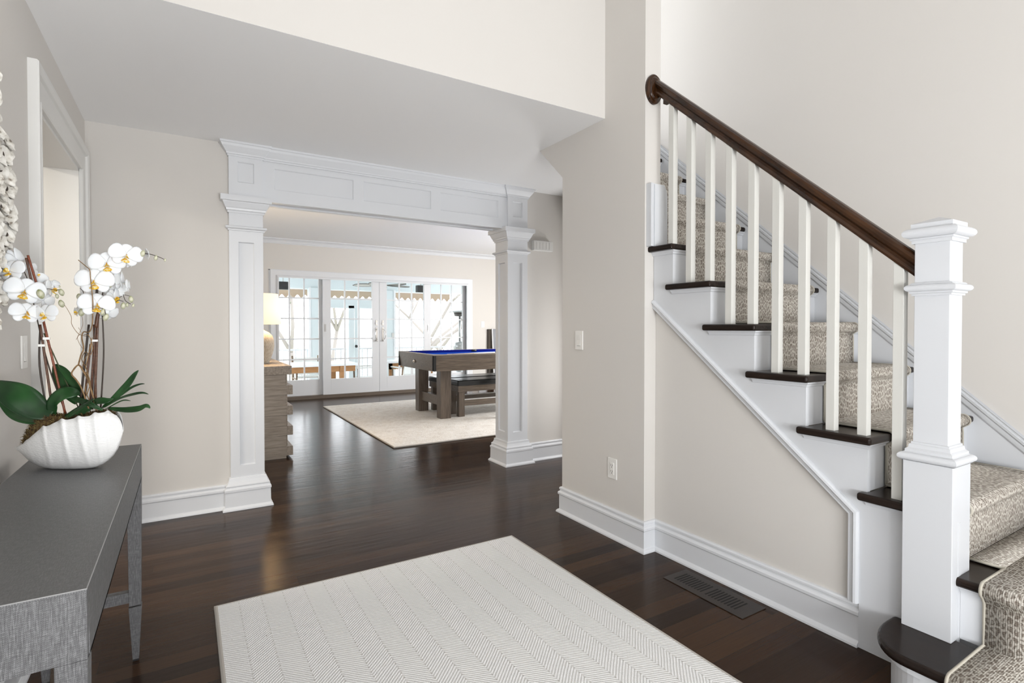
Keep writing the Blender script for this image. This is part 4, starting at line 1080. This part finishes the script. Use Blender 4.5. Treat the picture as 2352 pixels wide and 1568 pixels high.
# chest of drawers
cb = thing('chest_of_drawers', 'weathered grey oak chest with stepped drawer fronts against the left wall', 'chest of drawers', (.56, 6.0, 0))
cy0, cy1 = 5.27, 6.95
b = MB().use('grey_oak'); b.box(.30, .832, cy0-.012, cy1+.012, .772, .852); b.build('top', cb, .002)
b = MB().use('grey_oak_end')
for k in range(4):
    z1 = .772-.1875*k; b.box(.31, .782, cy0+.004, cy1-.004, z1-.098, z1-.002); b.box(.31, .790, cy0, cy1, z1-.1875+.002, z1-.100)
b.box(.31, .785, cy0+.008, cy1-.008, .0, .772); b.build('body', cb)
for k in range(4):
    z1 = .772-.1875*k
    b = MB().use('grey_oak'); b.box(.784, .796, cy0+.006, cy1-.006, z1-.096, z1-.004)
    b.prism([(.790, z1-.1855), (.842, z1-.1855), (.842, z1-.103), (.842, z1-.103), (.790, z1-.100)], 'Y', cy0+.002, cy1-.002)
    b.build('drawer', cb, .0015)
# lamp
lx, ly, lz = .620, 5.75, .852
lp = thing('table_lamp', 'lit table lamp with a rough stoneware jar base and cream shade on the chest', 'table lamp', (lx, ly, lz))
b = MB().use('stoneware'); b.lathe([(.0, 0), (.075, 0), (.082, .012), (.098, .05), (.118, .11), (.129, .17), (.128, .22), (.112, .27), (.080, .305), (.045, .322), (.030, .335), (.028, .352), (.0, .352)], (lx, ly, lz), 40); b.build('lamp_base', lp)
b = MB().use('clip_white'); b.lathe([(.010, .35), (.010, .47), (.016, .47), (.016, .52)], (lx, ly, lz), 12); b.build('stem', lp)
b = MB().use('lit_shade'); b.lathe([(.192, .384), (.165, .682)], (lx, ly, lz), 48, caps=False); b.build('lamp_shade', lp, solid=.002)
b = MB().use('clip_white'); b.lathe([(.0, .0), (.024, .012), (.030, .035), (.024, .055), (.0, .066)], (lx, ly, lz+.50), 16); b.build('bulb', lp)
pl_ = bpy.data.lights.new('lamp_bulb_light', 'POINT'); pl_.energy = 28; pl_.color = (1, .76, .48); pl_.shadow_soft_size = .03
po = bpy.data.objects.new('lamp_bulb_light', pl_); po.location = (lx, ly, lz+.60); col.objects.link(po)

# pool table
PX0, PX1, PY0, PY1 = 2.60, 4.92, 6.12, 7.36; PZ = .862
pt = thing('pool_table', 'pool table with blue felt and grey-brown wooden cabinet', 'pool table', ((PX0+PX1)/2, (PY0+PY1)/2, 0))
b = MB().use('pool_wood'); i_ = .022
ring = lambda x0, x1, y0, y1, z: [b.vert(p) for p in ((x0, y0, z), (x1, y0, z), (x1, y1, z), (x0, y1, z))]
Ra = ring(PX0+i_, PX1-i_, PY0+i_, PY1-i_, .655); Rb = ring(PX0, PX1, PY0, PY1, PZ-.008); Rc = ring(PX0+.055, PX1-.055, PY0+.055, PY1-.055, PZ-.008); Rd = ring(PX0+.055, PX1-.055, PY0+.055, PY1-.055, PZ-.042)
b.face(Ra[::-1]); b.face(Rd)
for A_, B_ in ((Ra, Rb), (Rb, Rc), (Rc, Rd)):
    for q in range(4): b.face((A_[q], A_[(q+1) % 4], B_[(q+1) % 4], B_[q]))
b.build('cabinet', pt)
b = MB().use('rail_top'); rw = .062
b.box(PX0-.004, PX0+rw, PY0-.004, PY1+.004, PZ-.008, PZ+.004); b.box(PX1-rw, PX1+.004, PY0-.004, PY1+.004, PZ-.008, PZ+.004); b.box(PX0+rw, PX1-rw, PY0-.004, PY0+rw, PZ-.008, PZ+.004); b.box(PX0+rw, PX1-rw, PY1-rw, PY1+.004, PZ-.008, PZ+.004)
b.build('rail_top', pt, .002)
b = MB().use('dark_blue_felt'); cu = .045
b.prism([(PY0+rw, PZ+.003), (PY0+rw+cu, PZ-.002), (PY0+rw+cu-.01, PZ-.034), (PY0+rw, PZ-.05)], 'X', PX0+rw, PX1-rw)
b.prism([(PY1-rw, PZ+.003), (PY1-rw-cu, PZ-.002), (PY1-rw-cu+.01, PZ-.034), (PY1-rw, PZ-.05)], 'X', PX0+rw, PX1-rw)
b.prism([(PX0+rw, PZ+.003), (PX0+rw+cu, PZ-.002), (PX0+rw+cu-.01, PZ-.034), (PX0+rw, PZ-.05)], 'Y', PY0+rw, PY1-rw)
b.prism([(PX1-rw, PZ+.003), (PX1-rw-cu, PZ-.002), (PX1-rw-cu+.01, PZ-.034), (PX1-rw, PZ-.05)], 'Y', PY0+rw, PY1-rw)
b.build('cushions', pt)
b = MB().use('blue_felt'); b.box(PX0+rw, PX1-rw, PY0+rw, PY1-rw, PZ-.040, PZ-.030); b.build('playing_cloth', pt)
for px_, py_ in ((PX0+rw+.01, PY0+rw+.01), (PX0+rw+.01, PY1-rw-.01), ((PX0+PX1)/2, PY0+rw), ((PX0+PX1)/2, PY1-rw), (PX1-rw-.01, PY0+rw+.01), (PX1-rw-.01, PY1-rw-.01)):
    b = MB().use('black_plastic'); b.lathe([(.0, 0), (.060, 0), (.060, .030)], (px_, py_, PZ-.0265), 20); b.build('pocket', pt)
for px_, py_, sx, sy in ((PX0, PY0, 1, 1), (PX0, PY1, 1, -1), (PX1, PY0, -1, 1), (PX1, PY1, -1, -1)):
    b = MB().use('black_plastic'); a, c = px_-sx*.003, py_-sy*.003
    b.box(min(a, a+sx*.045), max(a, a+sx*.045), min(c, c+sy*.008), max(c, c+sy*.008), .66, PZ-.010); b.box(min(a, a+sx*.006), max(a, a+sx*.006), min(c, c+sy*.012), max(c, c+sy*.012), .66, PZ-.010)
    b.build('corner_bracket', pt)
b = MB().use('black_plastic')
for k in range(3): b.box(PX0+.035, PX0+.047, lerp(PY0, PY1, (k+1)/4)-.007, lerp(PY0, PY1, (k+1)/4)+.007, PZ+.003, PZ+.0055)
for k in range(7):
    for yy in (PY0+.040, PY1-.040): b.box(lerp(PX0, PX1, (k+1)/8)-.008, lerp(PX0, PX1, (k+1)/8)+.008, yy-.006, yy+.006, PZ+.003, PZ+.0055)
b.build('sight_marks', pt)
b = MB().use('chrome'); b.M = Matrix.Translation((PX0+.006, 6.775, .752)) @ Matrix.Rotation(R(-90), 4, 'Y'); b.lathe([(.0, 0), (.026, 0), (.026, .006), (.016, .008), (.014, .018), (.0, .020)], seg=20); b.build('knob', pt)
for xx in (2.81, 4.59):
    for yy in (6.36, 7.12):
        b = MB().use('pool_wood_vertical'); b.taper(xx, xx+.145, yy, yy+.13, .016, .66, xx-.003, xx+.148, yy-.003, yy+.133); b.build('leg', pt, .003)
    b = MB().use('pool_wood'); b.box(xx+.035, xx+.09, 6.49, 7.12, .175, .30); b.build('stretcher', pt, .002)
# cues lying on the table
for (xa, ya), (xb, yb), zz, lb in (((3.10, 6.50), (4.50, 6.42), .012, 'pool cue nearest the table edge, lying on the blue felt'), ((3.02, 6.62), (4.44, 6.75), .012, 'pool cue lying further back on the blue felt')):
    z0 = PZ-.030
    c_ = thing('pool_cue', lb, 'pool cue', ((xa+xb)/2, (ya+yb)/2, z0), 'pool cues on the table')
    d = Vector((xb-xa, yb-ya, 0)); b = MB().use('cue_maple')
    b.tube([(xa, ya, z0+.0065), (xa+d.x*.55, ya+d.y*.55, z0+.011)], [.0063, .0105], 10); b.build('shaft', c_)
    b = MB().use('black_plastic'); b.tube([(xa+d.x*.55, ya+d.y*.55, z0+.011), (xb, yb, z0+.0145)], [.0106, .0144], 10); b.build('butt', c_)
# two benches pushed under the table
def bench(label, x0, y0, L_, D_, ztop):
    t = thing('bench', label, 'bench', (x0+L_/2, y0+D_/2, .016), 'benches under the pool table')
    b = MB().use('black_leather'); b.box(x0-.03, x0+L_+.03, y0-.03, y0+D_+.03, ztop-.075, ztop); b.build('cushion', t, .018)
    b = MB().use('pool_wood'); b.box(x0-.02, x0+L_+.02, y0-.02, y0+D_+.02, ztop-.150, ztop-.070); b.build('seat_frame', t, .003)
    for xx in (x0, x0+L_-.085):
        for yy in (y0, y0+D_-.075):
            b = MB().use('pool_wood_vertical'); b.box(xx, xx+.085, yy, yy+.075, .016, ztop-.148); b.build('leg', t, .002)
    b = MB().use('pool_wood'); b.box(x0+.085, x0+L_-.085, y0+.01, y0+.05, .155, .235); b.build('stretcher', t, .002)
    b = MB().use('white_edge'); b.box(x0+.085, x0+L_-.085, y0+.005, y0+.055, .2352, .243); b.build('stretcher_ledge', t)
bench('black-cushioned bench nearer the camera under the pool table', 3.085, 6.39, 1.35, .33, .500)
bench('black-cushioned bench behind the other one under the pool table', 3.02, 6.85, 1.45, .33, .500)
# ornament beside the column
orn = thing('glazed_vase', 'dark brown and cream glazed pot half hidden behind the right column', 'pot', (3.62, 6.06, .016))
b = MB().use('bronze_pot'); b.lathe([(.0, .0), (.075, 0), (.078, .02), (.045, .06), (.038, .14), (.040, .26), (.050, .34), (.095, .39), (.118, .44), (.118, .49), (.095, .535), (.062, .55), (.056, .565), (.0, .565)], (3.62, 6.06, .016), 28); b.build('pot_body', orn)
# folded board at the far wall
fb = thing('folded_game_board', 'dark grey folded board with a white edge leaning behind the pool table', 'game board', (5.6, 9.25, 0))
b = MB().use('backing'); b.prism([(9.33, 0), (9.395, 0), (9.395, 1.165), (9.36, 1.165)], 'X', 5.165, 6.4); b.build('rear_half', fb)
b = MB().use('board_grey'); b.prism([(9.24, 0), (9.26, 0), (9.36, 1.17), (9.34, 1.17)], 'X', 5.255, 6.4); b.build('front_half', fb)
b = MB().use('white_edge'); b.prism([(9.236, 0), (9.264, 0), (9.364, 1.174), (9.336, 1.174)], 'X', 5.240, 5.256); b.build('edge_strip', fb)

# ================================================================== porch and garden
DZ = -.25
b = MB().use('deck_board'); b.box(-3, 9, 9.56, 13.3, DZ-.05, DZ); struct(b.build('porch_floor'), 'pale deck boards of the porch outside the glass doors', 'porch floor')
b = MB().use('porch_ceiling_paint'); b.box(-3, 9, 9.56, 13.2, 2.42, 2.48); struct(b.build('porch_ceiling'), 'white porch ceiling seen through the upper panes', 'porch ceiling')
b = MB().use('porch_paint'); b.box(-3, 9, 12.95, 13.15, 2.10, 2.42); struct(b.build('porch_header'), 'pale header beam along the porch edge', 'beam')
def post(x0, x1, y0, y1, z0, z1, label):
    t = sempty('porch_post', label, 'post', ((x0+x1)/2, (y0+y1)/2, z0))
    b = MB().use('porch_paint'); b.box(x0, x1, y0, y1, z0, z1); b.build('post_body', t, .004)
    b = MB().use('trim_paint'); b.box(x0-.015, x0+.03, y0-.015, y0+.0, z0, z1); b.box(x1-.03, x1+.015, y0-.015, y0, z0, z1); b.build('corner_strips', t)
post(2.43, 2.69, 12.9, 13.15, DZ, 2.12, 'wide pale porch post seen in the left fixed sash')
post(4.05, 4.46, 12.9, 13.15, DZ, 2.12, 'wide pale porch post seen in the right sliding sash')
post(6.45, 6.66, 12.9, 13.15, DZ, 2.12, 'pale porch post behind the patio heater')
post(.3, .5, 12.9, 13.15, DZ, 2.12, 'pale porch post hidden behind the lamp')
sd = sempty('screen_door', 'pale grey screen door with a black knob between two porch posts', 'screen door', (3.45, 13.0, DZ))
b = MB().use('porch_paint'); b.box(3.33, 3.46, 12.93, 12.99, DZ, 1.72); b.box(3.475, 3.60, 12.94, 12.98, DZ, 1.70); b.box(2.69, 4.05, 12.93, 13.0, 1.66, 1.90); b.build('door_frame', sd)
b = MB().use('black_plastic'); b.M = Matrix.Translation((3.50, 12.90, .745)) @ Matrix.Rotation(R(90), 4, 'X'); b.lathe([(.0, -.03), (.034, -.02), (.034, .01), (.012, .02), (.012, .04)], seg=14); b.M = None; b.box(3.50, 3.58, 12.885, 12.90, .738, .752); b.build('knob', sd)
b = MB().use('aluminium'); b.box(4.375, 4.435, 12.88, 12.90, .96, 1.06); tag(b.build('outdoor_switch_box'), 'small grey switch box on the porch post in the right sliding sash', 'switch box')
aw = thing('awning_valance', 'tan scalloped awning valance hanging along the porch edge', 'awning', (3.5, 13.25, 2.0))
b = MB().use('awning_canvas'); pts = []; x = .2; sp = .165
top, mid, dip = 2.09, 1.965, 1.885
pts = [(.2, top), (6.12, top)]; n_ = int((6.12-.2)/sp)
for k in range(n_*8, -1, -1):
    xx = .2+(6.12-.2)*k/(n_*8); ph = (k % 8)/8; pts.append((xx, mid-(mid-dip)*(.5-.5*math.cos(2*PI*ph))))
b.prism(pts, 'Y', 13.24, 13.246); b.build('scalloped_canvas', aw)
b = MB().use('trim_paint'); b.box(.2, 6.12, 13.22, 13.26, 2.09, 2.125); b.build('front_bar', aw)
rlg = thing('porch_railing', 'white porch railing with thin square balusters beyond the glass doors', 'railing', (3, 13.1, DZ))
b = MB().use('trim_paint'); b.box(.5, 6.45, 13.07, 13.12, .66, .70); b.build('top_rail', rlg)
b = MB().use('trim_paint'); b.box(.5, 6.45, 13.08, 13.11, DZ+.10, DZ+.14); b.build('bottom_rail', rlg)
for k in range(46):
    xx = .62+.128*k; b = MB().use('trim_paint'); b.box(xx-.012, xx+.012, 13.083, 13.107, DZ+.13, .665); b.build('baluster', rlg)
def speaker(label, x, z, y=12.2):
    t = thing('outdoor_speaker', label, 'speaker', (x, y, z), 'speakers under the porch ceiling')
    b = MB().use('black_plastic'); b.box(x-.12, x+.12, y-.07, y+.07, z-.085, z+.085); b.build('cabinet', t, .012)
    b = MB().use('aluminium'); b.box(x-.008, x+.008, y+.02, y+.05, z+.08, 2.42); b.build('bracket', t)
speaker('black box speaker under the porch ceiling in the left fixed sash', 1.775, 2.085)
speaker('black box speaker under the porch ceiling in the right sliding sash', 4.88, 2.13)
cf = thing('ceiling_fan', 'porch ceiling fan with leaf-shaped blades seen through the top panes', 'ceiling fan', (3.62, 11.2, 2.1))
b = MB().use('fan_frame'); b.lathe([(.0, 0), (.05, .0), (.075, .03), (.075, .10), (.03, .13), (.015, .14), (.015, .34), (.05, .36)], (3.62, 11.2, 2.02), 20); b.build('motor_hub', cf)
for k in range(5):
    a = R(72*k+10); M = Matrix.Translation((3.62, 11.2, 2.10)) @ Matrix.Rotation(a, 4, 'Z') @ Matrix.Rotation(R(14), 4, 'X')
    b = MB().use('fan_blade'); out = [(.10, 0), (.20, .07), (.34, .105), (.48, .10), (.58, .06), (.64, 0), (.58, -.05), (.48, -.08), (.34, -.08), (.20, -.05)]
    b.M = M; b.prism(out, 'Z', -.004, .004); bl = b.build('blade', cf)
    b = MB().use('fan_frame'); b.M = M; b.tube([(x_, y_, 0) for x_, y_ in out]+[(out[0][0], out[0][1], 0)], .008, 6); b.build('blade_rim', bl)
# outdoor dining table and chairs
tb = thing('outdoor_table', 'white-topped outdoor dining table with oak legs on the porch', 'outdoor table', (2.2, 11.0, DZ))
b = MB().use('table_white'); b.box(1.3, 2.93, 10.55, 11.5, .455, .495); b.build('table_top', tb, .004)
b = MB().use('oak_outdoor'); b.box(1.4, 2.86, 10.62, 10.66, .34, .455); b.box(1.4, 2.86, 11.39, 11.43, .34, .455); b.box(1.4, 1.44, 10.66, 11.39, .34, .455); b.box(2.82, 2.86, 10.66, 11.39, .34, .455); b.build('apron', tb)
for x_, y_ in ((1.40, 10.60), (2.56, 10.60), (1.40, 11.35), (2.56, 11.35)):
    b = MB().use('oak_outdoor'); b.box(x_, x_+.095, y_, y_+.095, DZ, .455); b.build('leg', tb, .003)
tb2 = thing('side_serving_table', 'second white outdoor table seen low in the right sliding sash', 'outdoor table', (3.95, 11.3, DZ))
b = MB().use('table_white'); b.box(3.60, 4.78, 10.95, 11.6, .44, .48); b.build('table_top', tb2, .004)
b = MB().use('oak_outdoor'); b.box(3.68, 4.68, 11.0, 11.04, .31, .44); b.build('apron', tb2)
for x_, y_ in ((3.68, 11.0), (4.60, 11.0), (3.68, 11.5), (4.60, 11.5)):
    b = MB().use('oak_outdoor'); b.box(x_, x_+.07, y_, y_+.06, DZ, .44); b.build('leg', tb2)
def make_chair(label):
    t = thing('outdoor_chair', label, 'outdoor chair', (0, 0, 0), 'white sling chairs around the porch tables')
    b = MB().use('sling_white'); b.box(-.24, .24, -.24, .22, .40, .425); b.build('seat', t, .008)
    b = MB().use('sling_white'); b.prism([(-.27, .50), (-.245, .50), (-.20, .44), (-.22, .44)], 'X', -.22, .22)
    b.prism([(-.22, .46), (-.24, .46), (-.31, .80), (-.29, .80)], 'X', -.24, .24); b.build('backrest', t, .006)
    for sx in (-1, 1):
        b = MB().use('weathered_teak'); x_ = sx*.265
        b.tube([(x_, .22, 0), (x_, .235, .62)], .018, 8); b.build('leg', t)
        b = MB().use('weathered_teak'); b.tube([(x_, -.28, 0), (x_, -.22, .42), (x_, -.32, .84)], .018, 8); b.build('leg', t)
        b = MB().use('sling_white'); b.box(x_-.028, x_+.028, -.27, .27, .62, .645); b.build('armrest', t, .006)
        b = MB().use('weathered_teak'); b.tube([(x_, -.24, .38), (x_, .225, .38)], .013, 8); b.build('side_rail', t)
    return t
chairs = [('white sling chair standing at the right end of the white-topped porch table', 3.22, 11.02, R(84)),
          ('white sling chair on the far side of the white-topped porch table', 2.2, 11.85, R(180)),
          ('white sling chair left of the white-topped porch table, seen in the left fixed sash', 1.05, 11.0, R(-95)),
          ('white sling chair facing the second porch table in the right sliding sash', 3.95, 10.55, R(5))]
c0 = None
for lb, x_, y_, a in chairs:
    if c0 is None: c0 = make_chair(lb); c = c0
    else: c = copy_tree(c0); c['label'] = lb
    c.location = (x_, y_, DZ); c.rotation_euler = (0, 0, a)
ph = thing('patio_heater', 'grey metal patio heater with a round reflector in the right fixed sash', 'patio heater', (6.06, 12.5, DZ))
b = MB().use('heater_steel'); b.lathe([(.0, 1.66), (.06, 1.655), (.20, 1.63), (.32, 1.595), (.33, 1.585), (.0, 1.60)], (6.06, 12.5, 0), 32); b.build('reflector', ph)
b = MB().use('fan_frame'); b.lathe([(.0, 1.585), (.16, 1.585), (.14, 1.49), (.0, 1.48)], (6.06, 12.5, 0), 24); b.build('burner', ph)
b = MB().use('heater_steel'); b.lathe([(.03, .80), (.03, 1.49)], (6.06, 12.5, 0), 14); b.build('pole', ph)
b = MB().use('heater_steel'); b.lathe([(.22, DZ), (.22, DZ+.05), (.12, DZ+.08), (.12, .60), (.17, .62), (.18, .80), (.05, .84), (.0, .85)], (6.06, 12.5, 0), 24); b.build('tank_housing', ph)
# garden
b = MB().use('lawn'); b.poly(((-60, 13.3, -2.2), (80, 13.3, -2.2), (80, 120, -2.2), (-60, 120, -2.2))); struct(b.build('garden_ground'), 'garden ground beyond the porch', 'ground')
def tree(label, x, y, lean, seed, leaves, h=7.5):
    rr = random.Random(seed); t = thing('garden_tree', label, 'tree', (x, y, -2.2))
    b = MB().use('bark'); tips = []
    def grow(p, d, l_, r_, n):
        q = p+d*l_; mid = p+d*l_*.5+Vector((rr.uniform(-.1, .1), rr.uniform(-.1, .1), 0))*l_
        b.tube([p, mid, q], [r_, r_*.85, r_*.68], 6)
        if n == 0: tips.append(q); return
        for _ in range(rr.choice((2, 3))):
            dd = (d+Vector((rr.uniform(-.75, .75), rr.uniform(-.75, .75), rr.uniform(-.25, .45)))).normalized(); grow(q, dd, l_*rr.uniform(.62, .82), r_*.62, n-1)
        tips.append(q)
    grow(Vector((x, y, -2.2)), Vector(lean).normalized(), h*.36, .11, 4); b.build('trunk_and_branches', t)
    b = MB().use('spring_leaf')
    for q in tips:
        for _ in range(leaves):
            c = q+Vector((rr.gauss(0, .35), rr.gauss(0, .35), rr.gauss(0, .3))); a_ = Vector((rr.uniform(-1, 1), rr.uniform(-1, 1), rr.uniform(-1, 1))).normalized()*rr.uniform(.03, .07); b_ = a_.orthogonal().normalized()*.035
            b.poly((c-a_, c+b_, c+a_, c-b_))
    b.build('foliage', t, fix=False)
tree('nearly bare tree with a long slanting trunk in the right sliding sash', 5.2, 17.5, (.75, 0, 1), 4, 3, 8)
tree('tree with sparse light green leaves seen in the left sliding sash', 3.4, 20.0, (-.1, 0, 1), 9, 8, 7)
tree('thin bare tree seen through the right fixed sash', 8.2, 19.0, (.1, .1, 1), 15, 3, 7)
tree('thin bare tree seen through the left fixed sash', 1.6, 19.5, (-.2, 0, 1), 22, 3, 6.5)
tree('leafy tree further back between the porch posts', 5.9, 25, (.0, 0, 1), 31, 8, 9)
